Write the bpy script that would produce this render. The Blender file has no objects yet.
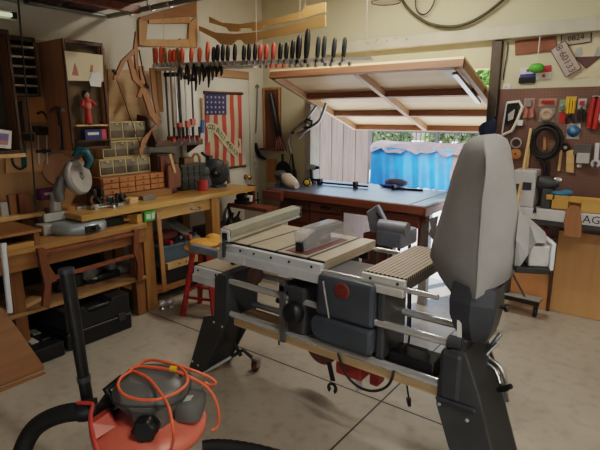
import bpy, bmesh, math, random
from mathutils import Vector as V, Matrix
random.seed(7)
SC = bpy.context.scene
COL = SC.collection
PI = math.pi
# ------------------------------------------------------------------ camera
F, HOR, EYE = 490.0, 110.0, 1.6
PITCH = math.atan(HOR/F); YAW = math.atan(379/math.hypot(F, HOR))
fw = V((-math.sin(YAW)*math.cos(PITCH), math.cos(YAW)*math.cos(PITCH), -math.sin(PITCH)))
rt = V((math.cos(YAW), math.sin(YAW), 0)); upv = rt.cross(fw)
CAM = V((0, 0, EYE))
cd = bpy.data.cameras.new('camera'); cd.sensor_width = 36; cd.lens = F/600*36; cd.clip_start = .02
co = bpy.data.objects.new('camera', cd); COL.objects.link(co)
co.location = CAM; co.rotation_euler = (PI/2-PITCH, 0, YAW); SC.camera = co

def W(px, py, X=None, Y=None, Z=None):
    """survey helper: the point of the room seen at a photo pixel, on the plane X, Y or Z = const"""
    r = fw*F + rt*(px-300) + upv*(225-py)
    t = X/r.x if X is not None else (Y/r.y if Y is not None else (Z-EYE)/r.z)
    return CAM + r*t

# ------------------------------------------------------------------ materials
_M = {}
def _new(name):
    m = bpy.data.materials.new(name); m.use_nodes = True
    nt = m.node_tree; return m, nt, nt.nodes['Principled BSDF']
def _inp(b, k, v):
    if k in b.inputs: b.inputs[k].default_value = v
def c4(c, s=1.0): return (c[0]*s, c[1]*s, c[2]*s, 1)
def ramp2(nt, a, b, p0=.35, p1=.7):
    r = nt.nodes.new('ShaderNodeValToRGB'); e = r.color_ramp.elements
    e[0].position = p0; e[0].color = a; e[1].position = p1; e[1].color = b; return r
def plain(name, col, rough=.5, metal=0.0, var=.18, scale=9, bump=0.0, coat=0.0):
    """painted / plastic / cloth / metal: base colour with a soft procedural mottling"""
    if name in _M: return _M[name]
    m, nt, b = _new(name)
    tc = nt.nodes.new('ShaderNodeTexCoord'); n = nt.nodes.new('ShaderNodeTexNoise')
    n.inputs['Scale'].default_value = scale; n.inputs['Detail'].default_value = 4
    nt.links.new(tc.outputs['Object'], n.inputs['Vector'])
    r = ramp2(nt, c4(col, 1-var), c4(col, 1+var*.6)); nt.links.new(n.outputs['Fac'], r.inputs['Fac'])
    nt.links.new(r.outputs['Color'], b.inputs['Base Color'])
    _inp(b, 'Roughness', rough); _inp(b, 'Metallic', metal); _inp(b, 'Coat Weight', coat)
    if bump:
        bp = nt.nodes.new('ShaderNodeBump'); bp.inputs['Strength'].default_value = bump; bp.inputs['Distance'].default_value = .01
        n2 = nt.nodes.new('ShaderNodeTexNoise'); n2.inputs['Scale'].default_value = scale*6
        nt.links.new(tc.outputs['Object'], n2.inputs['Vector'])
        nt.links.new(n2.outputs['Fac'], bp.inputs['Height']); nt.links.new(bp.outputs['Normal'], b.inputs['Normal'])
    _M[name] = m; return m
def wood(name, a, b_, axis='y', rough=.5, scale=7, coat=0.0):
    """streaky grain along one axis"""
    if name in _M: return _M[name]
    m, nt, b = _new(name)
    tc = nt.nodes.new('ShaderNodeTexCoord'); mp = nt.nodes.new('ShaderNodeMapping')
    s = [scale*2.2]*3; s['xyz'.index(axis)] = scale*.14; mp.inputs['Scale'].default_value = s
    n = nt.nodes.new('ShaderNodeTexNoise'); n.inputs['Scale'].default_value = 1.6; n.inputs['Detail'].default_value = 6; n.inputs['Distortion'].default_value = .5
    nt.links.new(tc.outputs['Object'], mp.inputs['Vector']); nt.links.new(mp.outputs['Vector'], n.inputs['Vector'])
    r = ramp2(nt, c4(a), c4(b_), .3, .72); nt.links.new(n.outputs['Fac'], r.inputs['Fac'])
    nt.links.new(r.outputs['Color'], b.inputs['Base Color']); _inp(b, 'Roughness', rough); _inp(b, 'Coat Weight', coat)
    _M[name] = m; return m
def math_node(nt, op, a=None, b=None):
    n = nt.nodes.new('ShaderNodeMath'); n.operation = op
    for i, v in enumerate((a, b)):
        if v is None: continue
        if isinstance(v, (int, float)): n.inputs[i].default_value = v
        else: nt.links.new(v, n.inputs[i])
    return n.outputs[0]
def floor_mat():
    m, nt, b = _new('concrete_floor')
    tc = nt.nodes.new('ShaderNodeTexCoord'); sp = nt.nodes.new('ShaderNodeSeparateXYZ'); nt.links.new(tc.outputs['Object'], sp.inputs[0])
    n = nt.nodes.new('ShaderNodeTexNoise'); n.inputs['Scale'].default_value = 1.7; n.inputs['Detail'].default_value = 8; n.inputs['Roughness'].default_value = .62
    nt.links.new(tc.outputs['Object'], n.inputs['Vector'])
    r = ramp2(nt, (.33, .295, .25, 1), (.42, .38, .325, 1), .3, .72); nt.links.new(n.outputs['Fac'], r.inputs['Fac'])
    n2 = nt.nodes.new('ShaderNodeTexNoise'); n2.inputs['Scale'].default_value = 14; n2.inputs['Detail'].default_value = 6
    nt.links.new(tc.outputs['Object'], n2.inputs['Vector'])
    r2 = ramp2(nt, (.86, .86, .86, 1), (1.03, 1.03, 1.03, 1), .3, .5); nt.links.new(n2.outputs['Fac'], r2.inputs['Fac'])
    mx = nt.nodes.new('ShaderNodeMix'); mx.data_type = 'RGBA'; mx.blend_type = 'MULTIPLY'; mx.inputs[0].default_value = 1
    nt.links.new(r.outputs[0], mx.inputs[6]); nt.links.new(r2.outputs[0], mx.inputs[7])
    # control joints sawn in the slab
    dx = math_node(nt, 'ABSOLUTE', math_node(nt, 'ADD', sp.outputs[0], 1.145)); dy = math_node(nt, 'ABSOLUTE', math_node(nt, 'ADD', sp.outputs[1], -2.29))
    lx = math_node(nt, 'LESS_THAN', dx, .0055); ly = math_node(nt, 'LESS_THAN', dy, .0055)
    seam = math_node(nt, 'MAXIMUM', lx, ly)
    mx2 = nt.nodes.new('ShaderNodeMix'); mx2.data_type = 'RGBA'; nt.links.new(seam, mx2.inputs[0])
    nt.links.new(mx.outputs[2], mx2.inputs[6]); mx2.inputs[7].default_value = (.035, .03, .028, 1)
    nt.links.new(mx2.outputs[2], b.inputs['Base Color'])
    rr = nt.nodes.new('ShaderNodeMapRange'); rr.inputs[3].default_value = .26; rr.inputs[4].default_value = .5
    nt.links.new(n.outputs['Fac'], rr.inputs[0]); nt.links.new(rr.outputs[0], b.inputs['Roughness'])
    return m
def dots_mat(name, base, hole, pitch, rad, axes, rough=.6, metal=0.0):
    """regular holes: pegboard, perforated table"""
    m, nt, b = _new(name)
    tc = nt.nodes.new('ShaderNodeTexCoord'); sp = nt.nodes.new('ShaderNodeSeparateXYZ'); nt.links.new(tc.outputs['Object'], sp.inputs[0])
    d = []
    for a in axes:
        f = math_node(nt, 'FRACT', math_node(nt, 'DIVIDE', sp.outputs['xyz'.index(a)], pitch))
        q = math_node(nt, 'ADD', f, -.5); d.append(math_node(nt, 'MULTIPLY', q, q))
    s = math_node(nt, 'LESS_THAN', math_node(nt, 'ADD', d[0], d[1]), rad*rad)
    n = nt.nodes.new('ShaderNodeTexNoise'); n.inputs['Scale'].default_value = 3; nt.links.new(tc.outputs['Object'], n.inputs['Vector'])
    r = ramp2(nt, c4(base, .82), c4(base, 1.12)); nt.links.new(n.outputs['Fac'], r.inputs['Fac'])
    mx = nt.nodes.new('ShaderNodeMix'); mx.data_type = 'RGBA'; nt.links.new(s, mx.inputs[0]); nt.links.new(r.outputs[0], mx.inputs[6]); mx.inputs[7].default_value = c4(hole)
    nt.links.new(mx.outputs[2], b.inputs['Base Color']); _inp(b, 'Roughness', rough); _inp(b, 'Metallic', metal)
    return m
def glass_mat(name, tint=(.95, .97, 1), alpha=.22):
    m, nt, b = _new(name)
    n = nt.nodes.new('ShaderNodeTexNoise'); n.inputs['Scale'].default_value = 12
    mr = nt.nodes.new('ShaderNodeMapRange'); mr.inputs[3].default_value = alpha*.6; mr.inputs[4].default_value = alpha*1.5
    nt.links.new(n.outputs['Fac'], mr.inputs[0]); nt.links.new(mr.outputs[0], b.inputs['Alpha'])
    _inp(b, 'Base Color', c4(tint)); _inp(b, 'Roughness', .12); return m
def emis(name, col, s):
    m, nt, b = _new(name); _inp(b, 'Base Color', c4(col)); _inp(b, 'Emission Color', c4(col)); _inp(b, 'Emission Strength', s); return m

OAK_Y = wood('golden_oak_top', (.40, .22, .065), (.58, .35, .12), 'y', .38, 6, .25)
OAK_Z = wood('golden_oak_leg', (.30, .155, .05), (.43, .235, .08), 'z', .5, 6)
BRN_Y = wood('brown_pine', (.21, .098, .036), (.33, .165, .062), 'y', .5, 6)
BRN_Z = wood('brown_pine_upright', (.19, .088, .034), (.29, .14, .055), 'z', .5, 6)
RED_Z = wood('red_brown_hardwood', (.15, .055, .027), (.24, .095, .045), 'z', .45, 7)
BOWW = wood('bow_frame_wood', (.24, .11, .05), (.34, .165, .075), 'z', .45, 7)
RED_X = wood('mahogany', (.14, .05, .03), (.235, .085, .05), 'x', .42, 7)
RED_XZ = wood('mahogany_upright', (.13, .046, .03), (.21, .075, .045), 'z', .45, 7)
DKW_Z = wood('dark_walnut', (.055, .027, .014), (.10, .05, .026), 'z', .5, 7)
PLY_Y = wood('plywood_wall', (.32, .19, .095), (.41, .255, .135), 'z', .6, 4)
PLY_L = wood('pale_plywood', (.42, .27, .14), (.56, .38, .21), 'z', .55, 4)
MDF = wood('tan_panel', (.44, .235, .10), (.53, .29, .13), 'z', .5, 3)
MDF2 = wood('orange_panel', (.46, .21, .085), (.55, .26, .11), 'z', .5, 3)
PINE = wood('light_pine', (.52, .33, .15), (.66, .44, .22), 'x', .5, 6)
TAN = wood('template_wood', (.36, .19, .075), (.47, .26, .11), 'x', .5, 5)
TANZ = wood('template_wood_up', (.33, .17, .07), (.45, .24, .10), 'z', .5, 5)
DOORW = wood('door_rail_wood', (.22, .10, .055), (.31, .15, .08), 'x', .5, 6)
DOORP = wood('door_panel_ply', (.80, .57, .34), (.90, .69, .45), 'x', .55, 3)
BLACK = plain('black_plastic', (.014, .014, .016), .42)
RUBBER = plain('black_rubber', (.018, .017, .017), .65, 0, .2, 14)
DKGREY = plain('dark_grey_enamel', (.045, .05, .062), .42, .0, .16, 8)
CHAR = plain('charcoal_enamel', (.052, .056, .062), .45, 0, .16, 8)
BLUEGREY = plain('blue_grey_enamel', (.062, .074, .092), .36, 0, .14, 7)
CHROME = plain('chrome_steel', (.74, .76, .80), .22, .72, .06, 12)
STEEL = plain('worn_steel', (.42, .42, .43), .34, 1.0, .15, 16)
ALU = plain('silver_aluminium', (.66, .69, .74), .36, .35, .08, 12)
TABLE = plain('champagne_table', (.50, .43, .34), .34, .35, .1, 10)
FENCE = plain('fence_aluminium', (.36, .36, .30), .36, .35, .08, 10)
WHITE = plain('white_paint', (.72, .70, .66), .5, 0, .05, 5)
CREAMP = plain('cream_card', (.62, .53, .36), .7, 0, .08, 6)
REDP = plain('red_paint', (.42, .035, .03), .42, 0, .16, 8)
ORED = plain('orange_red_plastic', (.64, .155, .11), .38, 0, .14, 7)
ORHAND = plain('orange_handle', (.62, .105, .035), .4, 0, .12, 9)
ORCORD = plain('orange_cord', (.72, .13, .06), .42, 0, .08, 9)
TEAL = plain('teal_plastic', (.012, .12, .16), .38, 0, .15, 9)
BLUE = plain('blue_plastic', (.03, .12, .42), .5, 0, .15, 9)
YEL = plain('yellow_plastic', (.70, .42, .03), .45, 0, .12, 9)
GREEN = plain('green_plastic', (.06, .38, .06), .5, 0, .15, 9)
PURPLE = plain('purple_card', (.16, .035, .15), .5, 0, .15, 9)
BRASS = plain('brass', (.55, .37, .12), .25, 1.0, .1, 9)
MEDGREY = plain('mid_grey_plastic', (.21, .21, .21), .5, 0, .12, 8)
LTGREY = plain('light_grey_plastic', (.42, .42, .41), .5, 0, .1, 8)
PAPER = plain('white_paper', (.66, .65, .62), .8, 0, .05, 8)
DARKBIT = plain('dim_hardware', (.055, .048, .042), .5, .3, .4, 20)
CLOTH = plain('grey_canvas', (.30, .30, .31), .85, 0, .12, 5, .25)
SKIN = plain('porcelain', (.62, .42, .32), .5)

# ------------------------------------------------------------------ mesh builder
class MB:
    def __init__(s): s.v = []; s.f = []; s.m = []; s.sm = []
    def add(s, vs, fs, m=0, smooth=False):
        o = len(s.v); s.v += [V(p) for p in vs]
        for f in fs: s.f.append([i+o for i in f]); s.m.append(m); s.sm.append(smooth)
        return s
    def bx(s, x0, x1, y0, y1, z0, z1, m=0):
        vs = [(x, y, z) for z in (z0, z1) for y in (y0, y1) for x in (x0, x1)]
        return s.add(vs, [(0, 2, 3, 1), (4, 5, 7, 6), (0, 1, 5, 4), (2, 6, 7, 3), (0, 4, 6, 2), (1, 3, 7, 5)], m)
    def box(s, c, d, R=None, m=0):
        R = R or Matrix.Identity(3); c = V(c)
        vs = [c + R @ V((sx*d[0]/2, sy*d[1]/2, sz*d[2]/2)) for sz in (-1, 1) for sy in (-1, 1) for sx in (-1, 1)]
        return s.add(vs, [(0, 2, 3, 1), (4, 5, 7, 6), (0, 1, 5, 4), (2, 6, 7, 3), (0, 4, 6, 2), (1, 3, 7, 5)], m)
    def bar(s, a, b, w, h, up=(0, 0, 1), m=0):
        """square bar from a to b, w wide, h along 'up'"""
        a, b = V(a), V(b); d = (b-a).normalized(); u = V(up); r = d.cross(u)
        if r.length < 1e-4: r = d.cross(V((1, 0, 0)))
        r.normalize(); u = r.cross(d)
        vs = [p + r*(w/2*i) + u*(h/2*j) for p in (a, b) for i, j in ((-1, -1), (1, -1), (1, 1), (-1, 1))]
        return s.add(vs, [(3, 2, 1, 0), (4, 5, 6, 7), (0, 1, 5, 4), (1, 2, 6, 5), (2, 3, 7, 6), (3, 0, 4, 7)], m)
    def tube(s, pts, r, n=8, m=0, closed=False):
        pts = [V(p) for p in pts]; N = len(pts)
        rr = r if isinstance(r, (list, tuple)) else [r]*N
        prev = None; rings = []
        for i, p in enumerate(pts):
            if closed: t = (pts[(i+1) % N]-pts[i-1])
            else: t = (pts[min(i+1, N-1)]-pts[max(i-1, 0)])
            t.normalize()
            if prev is None:
                u = t.cross(V((0, 0, 1)))
                if u.length < 1e-3: u = t.cross(V((1, 0, 0)))
            else: u = prev - t*prev.dot(t)
            u.normalize(); prev = u; w = t.cross(u)
            rings.append([p + (u*math.cos(2*PI*k/n)+w*math.sin(2*PI*k/n))*rr[i] for k in range(n)])
        vs = [q for g in rings for q in g]; fs = []
        for i in range(N if closed else N-1):
            j = (i+1) % N
            for k in range(n): fs.append((i*n+k, i*n+(k+1) % n, j*n+(k+1) % n, j*n+k))
        s.add(vs, fs, m, True)
        if not closed:
            s.add(rings[0], [tuple(range(n))[::-1]], m); s.add(rings[-1], [tuple(range(n))], m)
        return s
    def rod(s, a, b, r, n=12, m=0): return s.tube([a, b], r, n, m)
    def lathe(s, prof, c, axis=(0, 0, 1), n=20, m=0, smooth=True):
        ax = V(axis).normalized(); u = ax.cross(V((0, 0, 1)))
        if u.length < 1e-3: u = V((1, 0, 0))
        u.normalize(); w = ax.cross(u); c = V(c)
        vs = [c + ax*z + (u*math.cos(2*PI*k/n)+w*math.sin(2*PI*k/n))*max(r, 1e-4) for r, z in prof for k in range(n)]
        fs = [(i*n+k, i*n+(k+1) % n, (i+1)*n+(k+1) % n, (i+1)*n+k) for i in range(len(prof)-1) for k in range(n)]
        s.add(vs, fs, m, smooth)
        s.add(vs[:n], [tuple(range(n))[::-1]], m); s.add(vs[-n:], [tuple(range(n))], m)
        return s
    def prism(s, pts, vec, m=0):
        pts = [V(p) for p in pts]; vec = V(vec); n = len(pts)
        vs = pts + [p+vec for p in pts]
        fs = [tuple(range(n)), tuple(range(2*n-1, n-1, -1))] + [(i, (i+1) % n, (i+1) % n+n, i+n) for i in range(n)]
        return s.add(vs, fs, m)
    def ell(s, c, r, R=None, nu=14, nv=9, m=0):
        R = R or Matrix.Identity(3); c = V(c); vs = []; fs = []
        for i in range(nv+1):
            t = PI*i/nv
            for k in range(nu):
                a = 2*PI*k/nu; vs.append(c + R @ V((r[0]*math.sin(t)*math.cos(a), r[1]*math.sin(t)*math.sin(a), r[2]*math.cos(t))))
        for i in range(nv):
            for k in range(nu): fs.append((i*nu+k, (i+1)*nu+k, (i+1)*nu+(k+1) % nu, i*nu+(k+1) % nu))
        return s.add(vs, fs, m, True)
    def loft(s, rings, m=0, cap0=True, cap1=True, smooth=True):
        n = len(rings[0]); vs = [q for g in rings for q in g]
        fs = [(i*n+k, i*n+(k+1) % n, (i+1)*n+(k+1) % n, (i+1)*n+k) for i in range(len(rings)-1) for k in range(n)]
        s.add(vs, fs, m, smooth)
        if cap0: s.add(rings[0], [tuple(range(n))[::-1]], m, smooth)
        if cap1: s.add(rings[-1], [tuple(range(n))], m, smooth)
        return s
    def torus(s, c, R, r, ax=(0, 1, 0), n=24, m=0, sx=1.0, sy=1.0):
        ax = V(ax).normalized(); u = ax.cross(V((0, 0, 1)));
        if u.length < 1e-3: u = V((1, 0, 0))
        u.normalize(); w = ax.cross(u)
        return s.tube([V(c)+u*(R*sx*math.cos(2*PI*k/n))+w*(R*sy*math.sin(2*PI*k/n)) for k in range(n)], r, 7, m, True)
    def text(s, body, o, u, v, size, m=0):
        """flat lettering: centre o, reading direction u, up direction v"""
        cu = bpy.data.curves.new('lettering', 'FONT'); cu.body = body; cu.size = size; cu.align_x = 'CENTER'; cu.align_y = 'CENTER'; cu.resolution_u = 2
        ob = bpy.data.objects.new('lettering', cu); COL.objects.link(ob)
        me = bpy.data.meshes.new_from_object(ob.evaluated_get(bpy.context.evaluated_depsgraph_get()))
        u = V(u).normalized(); v = V(v).normalized(); o = V(o)
        s.add([o+u*p.co.x+v*p.co.y for p in me.vertices], [tuple(q.vertices) for q in me.polygons], m)
        bpy.data.objects.remove(ob); bpy.data.curves.remove(cu); bpy.data.meshes.remove(me); return s
    def build(s, name, mats, parent=None, bevel=0.0, label=None, sub=0, recalc=True):
        me = bpy.data.meshes.new(name)
        me.from_pydata([tuple(p) for p in s.v], [], s.f)
        for mt in (mats if isinstance(mats, (list, tuple)) else [mats]): me.materials.append(mt)
        for p, mi, sm in zip(me.polygons, s.m, s.sm): p.material_index = mi; p.use_smooth = sm
        if recalc:
            b = bmesh.new(); b.from_mesh(me); bmesh.ops.recalc_face_normals(b, faces=b.faces); b.to_mesh(me); b.free()
        me.update()
        o = bpy.data.objects.new(name, me); COL.objects.link(o)
        if parent is not None: o.parent = parent
        if bevel:
            md = o.modifiers.new('edge', 'BEVEL'); md.width = bevel; md.segments = 2; md.limit_method = 'ANGLE'; md.angle_limit = math.radians(40)
        if sub:
            md = o.modifiers.new('smooth', 'SUBSURF'); md.levels = sub; md.render_levels = sub
        if label: o['label'] = label
        return o
ROOTS = []
def T(name, label, cat, group=None, kind=None):
    """a thing with parts: an Empty that ends up at the thing's base"""
    o = bpy.data.objects.new(name, None); COL.objects.link(o); o.empty_display_size = .05
    o['label'] = label; o['category'] = cat
    if group: o['group'] = group
    if kind: o['kind'] = kind
    ROOTS.append(o); return o
def S(name, label, cat, mb, mats, group=None, bevel=0.0, sub=0, kind=None):
    """a thing that is one mesh"""
    o = mb.build(name, mats, None, bevel, label, sub); o['category'] = cat
    if group: o['group'] = group
    if kind: o['kind'] = kind
    ROOTS.append(o); return o
def ST(name, mb, mats, parent=None, bevel=0.0):
    o = mb.build(name, mats, parent, bevel)
    if parent is None: o['kind'] = 'structure'
    return o
def STE(name):
    o = bpy.data.objects.new(name, None); COL.objects.link(o); o['kind'] = 'structure'; return o
def finish():
    """move every thing's origin to the middle of its base"""
    for r in ROOTS:
        obs = [r] if r.type == 'MESH' else []
        st = list(r.children)
        while st:
            c = st.pop(); obs.append(c); st += list(c.children)
        pts = [p.co for o in obs if o.type == 'MESH' for p in o.data.vertices]
        if not pts: continue
        lo = V([min(p[i] for p in pts) for i in range(3)]); hi = V([max(p[i] for p in pts) for i in range(3)])
        base = V(((lo.x+hi.x)/2, (lo.y+hi.y)/2, lo.z))
        for o in obs: o.data.transform(Matrix.Translation(-base)); o.data.update()
        r.location = base
ORD = ['first', 'second', 'third', 'fourth', 'fifth', 'sixth', 'seventh', 'eighth', 'ninth', 'tenth', 'eleventh', 'twelfth', 'thirteenth', 'fourteenth', 'fifteenth', 'sixteenth', 'seventeenth', 'eighteenth', 'nineteenth', 'twentieth']
def wl(pts, X): return [W(a, b, X=X) for a, b in pts]
def wy(pts, Y): return [W(a, b, Y=Y) for a, b in pts]
def rotz(a): return Matrix.Rotation(a, 3, 'Z')
def smooth_path(pts, k=5):
    """Catmull-Rom through the points"""
    P = [V(p) for p in pts]; out = []
    for i in range(len(P)-1):
        a, b, c, d = P[max(i-1, 0)], P[i], P[i+1], P[min(i+2, len(P)-1)]
        for j in range(k):
            t = j/k; out.append(.5*((2*b)+(c-a)*t+(2*a-5*b+4*c-d)*t*t+(3*b-a-3*c+d)*t**3))
    out.append(P[-1]); return out
LW = -3.85      # left wall face
GW = 4.40       # garage-door wall face
# ================================================================== SETTING
ST('floor', MB().bx(LW, 2.6, -2.6, 4.55, -.1, 0), floor_mat())
wallp = plain('wall_paint', (.57, .54, .455), .75, 0, .06, 2)
wallg = plain('wall_paint_warm', (.55, .52, .375), .75, 0, .06, 2)
ST('wall_left', MB().bx(LW-.12, LW, -2.6, 4.55, 0, 3.0), wallp)
ST('wall_far', MB().bx(LW, -3.22, GW, GW+.14, 0, 1.985).bx(LW, 2.6, GW, GW+.14, 1.985, 3.0).bx(-1.25, 2.6, GW, GW+.14, 0, 1.985), wallg)
ST('wall_right', MB().bx(2.6, 2.72, -2.6, 4.55, 0, 3.0), wallp)
ST('wall_near', MB().bx(LW, .9, -2.72, -2.6, 0, 3.0).bx(.9, 2.6, -2.72, -2.6, 2.1, 3.0).bx(2.3, 2.6, -2.72, -2.6, 0, 2.25), wallp)  # unseen opening at the right, put in to let skylight fill the room
ST('ceiling', MB().bx(LW-.12, 2.72, -2.72, 4.55, 3.0, 3.1), plain('ceiling_paint', (.62, .58, .48), .8, 0, .05, 2))
# header ledge over the opening, jamb post, left jamb
ST('trim_1', MB().bx(-2.95, 2.6, GW-.07, GW, 2.20, 2.30), plain('header_trim', (.50, .48, .40), .6, 0, .1, 6), None, .006)
ST('trim_2', MB().bx(-1.305, -1.225, GW-.05, GW+.1, 0, 2.19), plain('jamb_post_wood', (.075, .06, .05), .6, 0, .25, 9), None, .004)
ST('trim_3', MB().bx(-3.24, -3.16, GW-.025, GW+.15, 0, 2.02), plain('jamb_grey', (.42, .40, .36), .6, 0, .15, 8), None, .004)
# plywood lining on the left wall behind the mitre-saw bench
ST('trim_4', MB().bx(LW, LW+.012, .9, 2.42, .5, 2.14), PLY_Y)
# pegboard on the garage-door wall
ST('trim_5', MB().bx(-1.222, 1.6, GW-.012, GW, .55, 1.81), dots_mat('pegboard', (.165, .093, .075), (.09, .05, .04), .0254, .14, 'xz', .65))
# service door on the left wall
dr = STE('door_1')
ST('door_panel', MB().bx(LW, LW+.02, 3.24, 4.13, .02, 1.98), plain('door_white', (.66, .62, .53), .5, 0, .05, 4), dr, .003)
ST('door_casing', MB().bx(LW, LW+.032, 3.16, 3.24, 0, 2.06).bx(LW, LW+.032, 4.13, 4.2, 0, 2.06), plain('casing_cream', (.60, .56, .47), .55, 0, .06, 5), dr, .004)
ST('door_head_casing', MB().bx(LW, LW+.034, 3.24, 4.13, 1.98, 2.06), wood('casing_wood', (.30, .17, .085), (.40, .24, .13), 'y', .5), dr, .004)
k = W(246, 177, X=LW+.03)
ST('door_knob', MB().lathe([(.03, 0), (.03, .006), (.011, .012), (.011, .035), (.026, .05), (.03, .065), (.022, .08), (.0, .084)], (LW+.02, k.y, k.z), (1, 0, 0), 18), BRASS, dr)
# tilt-up garage door, half open
gd = STE('door_2')
x0, x1 = -3.15, -1.30
pn, pf = V((0, 3.70, 2.00)), V((0, 5.30, 1.475))
dv = (pf-pn); Ld = dv.length; dv.normalize(); nv = V((0, -dv.z, dv.y)); nv = nv if nv.z > 0 else -nv
def gbar(u0, u1, v0, v1, h0, h1, mb):
    vs = []
    for h in (h0, h1):
        for vv in (v0, v1):
            for uu in (u0, u1):
                p = pn+dv*vv+nv*h; vs.append((uu, p.y, p.z))
    mb.add(vs, [(0, 2, 3, 1), (4, 5, 7, 6), (0, 1, 5, 4), (2, 6, 7, 3), (0, 4, 6, 2), (1, 3, 7, 5)])
    return mb
ST('door_skin', gbar(x0, x1, 0, Ld, .0, .018, MB()), DOORP, gd)
for vv in (0, .34*Ld, .67*Ld, Ld-.045):
    ST('door_rail', gbar(x0, x1, vv, vv+.04, -.06, 0, MB()), DOORW, gd, .003)
dstile = wood('door_stile_wood', (.40, .24, .14), (.5, .31, .19), 'y', .5)
for uu in (x0, (x0+x1)/2-.02, x1-.045):
    ST('door_stile', gbar(uu, uu+.045, .045, Ld-.045, -.061 if uu != x0 else -.064, -.001, MB()), dstile, gd, .003)
ST('door_hardware', gbar(x1-.10, x1-.06, .08, .72, -.085, -.062, MB()), STEEL, gd)
ST('door_bulb_patch', gbar(x1-.22, x1-.12, .16, .34, -.012, 0, MB()), WHITE, gd)
# outside ground
ST('driveway', MB().bx(-14, 8, 4.55, 30, -.12, -.005).bx(-14, 14, -20, -2.6, -.12, -.005), plain('driveway_concrete', (.62, .60, .56), .8, 0, .1, 1.5))
# ================================================================== OUTSIDE
fb = T('wooden_fence', 'tall weathered grey-pink board fence beyond the open garage door', 'fence')
fenc = wood('weathered_board', (.075, .055, .046), (.12, .094, .08), 'z', .8, 5)
pl = MB()
x = -7.6; i = 0
while x < -5.08:
    wdt = .145; pl.bx(x, x+wdt, 9.0+(i % 2)*.012, 9.022+(i % 2)*.012, 0, 1.78+random.uniform(-.012, .012)); x += wdt+.006; i += 1
pl.build('board_panel', fenc, fb)
for px_ in (-7.4, -6.2, -5.1): MB().bx(px_-.045, px_+.045, 9.04, 9.13, 0, 1.7).build('fence_post', fenc, fb)
for z in (.4, 1.4): MB().bx(-7.6, -5.08, 9.035, 9.07, z, z+.09).build('fence_rail', fenc, fb)
# tarp-covered stack
tp = T('covered_stack', 'low stack beyond the driveway draped in a bright blue tarp', 'covered stack')
tarpm = plain('blue_tarp', (.008, .15, .42), .4, 0, .3, 3, .3)
def sheet(mb, x0, x1, y, z0, z1, amp, n=36, rows=8, top=None):
    vs = []; fs = []
    for j in range(rows+1):
        for i in range(n+1):
            u = i/n; v = j/rows
            vs.append((x0+(x1-x0)*u, y-amp*(.5+.5*math.sin(u*31+v*2))*(1-v*.7)-.10*(1-v), z0+(z1-z0)*v+.02*math.sin(u*9)*v))
    for j in range(rows):
        for i in range(n): a = j*(n+1)+i; fs.append((a, a+1, a+n+2, a+n+1))
    return mb.add(vs, fs, 0, True)
sheet(MB(), -5.62, -3.70, 10.3, .02, .86, .07).build('blue_tarp', tarpm, tp, recalc=False)
MB().bx(-5.6, -3.72, 10.32, 11.5, 0, .86).build('stack_body', plain('dark_stack', (.06, .055, .05), .9), tp)
mb = MB(); n = 24
vs = []
for j in range(7):
    for i in range(n+1):
        u = i/n; v = j/6
        vs.append((-5.72+2.9*u, 10.2+1.35*v, .89+.012*math.sin(u*17+v*3)+.10*math.sin(PI*v)-(.10 if j == 0 else 0)*(1+.7*math.sin(u*41)*math.sin(u*13))))
mb.add(vs, [(j*(n+1)+i, j*(n+1)+i+1, (j+1)*(n+1)+i+1, (j+1)*(n+1)+i) for j in range(6) for i in range(n)], 0, True)
mb.build('top_sheet', plain('tan_cover_sheet', (.14, .10, .09), .7, 0, .2, 3), tp, recalc=False)
sheet(MB(), -3.72, -2.8, 10.32, .25, .88, .05).build('tan_side_sheet', plain('tan_cover_sheet', (.14, .10, .09)), tp, recalc=False)
rl = T('metal_railing', 'black metal railing with close upright bars behind the tarp', 'railing')
blk = plain('railing_black', (.03, .035, .04), .5)
MB().bx(-7.5, .5, 13.0, 13.05, 1.12, 1.17).bx(-7.5, .5, 13.0, 13.05, .12, .16).build('rail', blk, rl)
for q in (-7.2, -5.2, -3.2, -1.2): MB().bx(q, q+.07, 12.99, 13.06, 0, 1.24).build('post', blk, rl)
mb = MB(); q = -7.4
while q < .5: mb.bx(q, q+.02, 13.015, 13.035, .16, 1.12); q += .135
o = mb.build('bars', blk, rl)
rk = plain('river_stones', (.45, .42, .38), .8, 0, .3, 5)
mb = MB()
for i in range(70):
    r = random.uniform(.04, .085); mb.ell((random.uniform(-5.9, -2.6), random.uniform(9.55, 10.05), r*.4), (r, r*.8, r*.5), rotz(random.random()*3), 7, 5)
S('gravel_border', 'strip of pale loose stones along the foot of the blue tarp', 'stones', mb, rk, kind='stuff')
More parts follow.
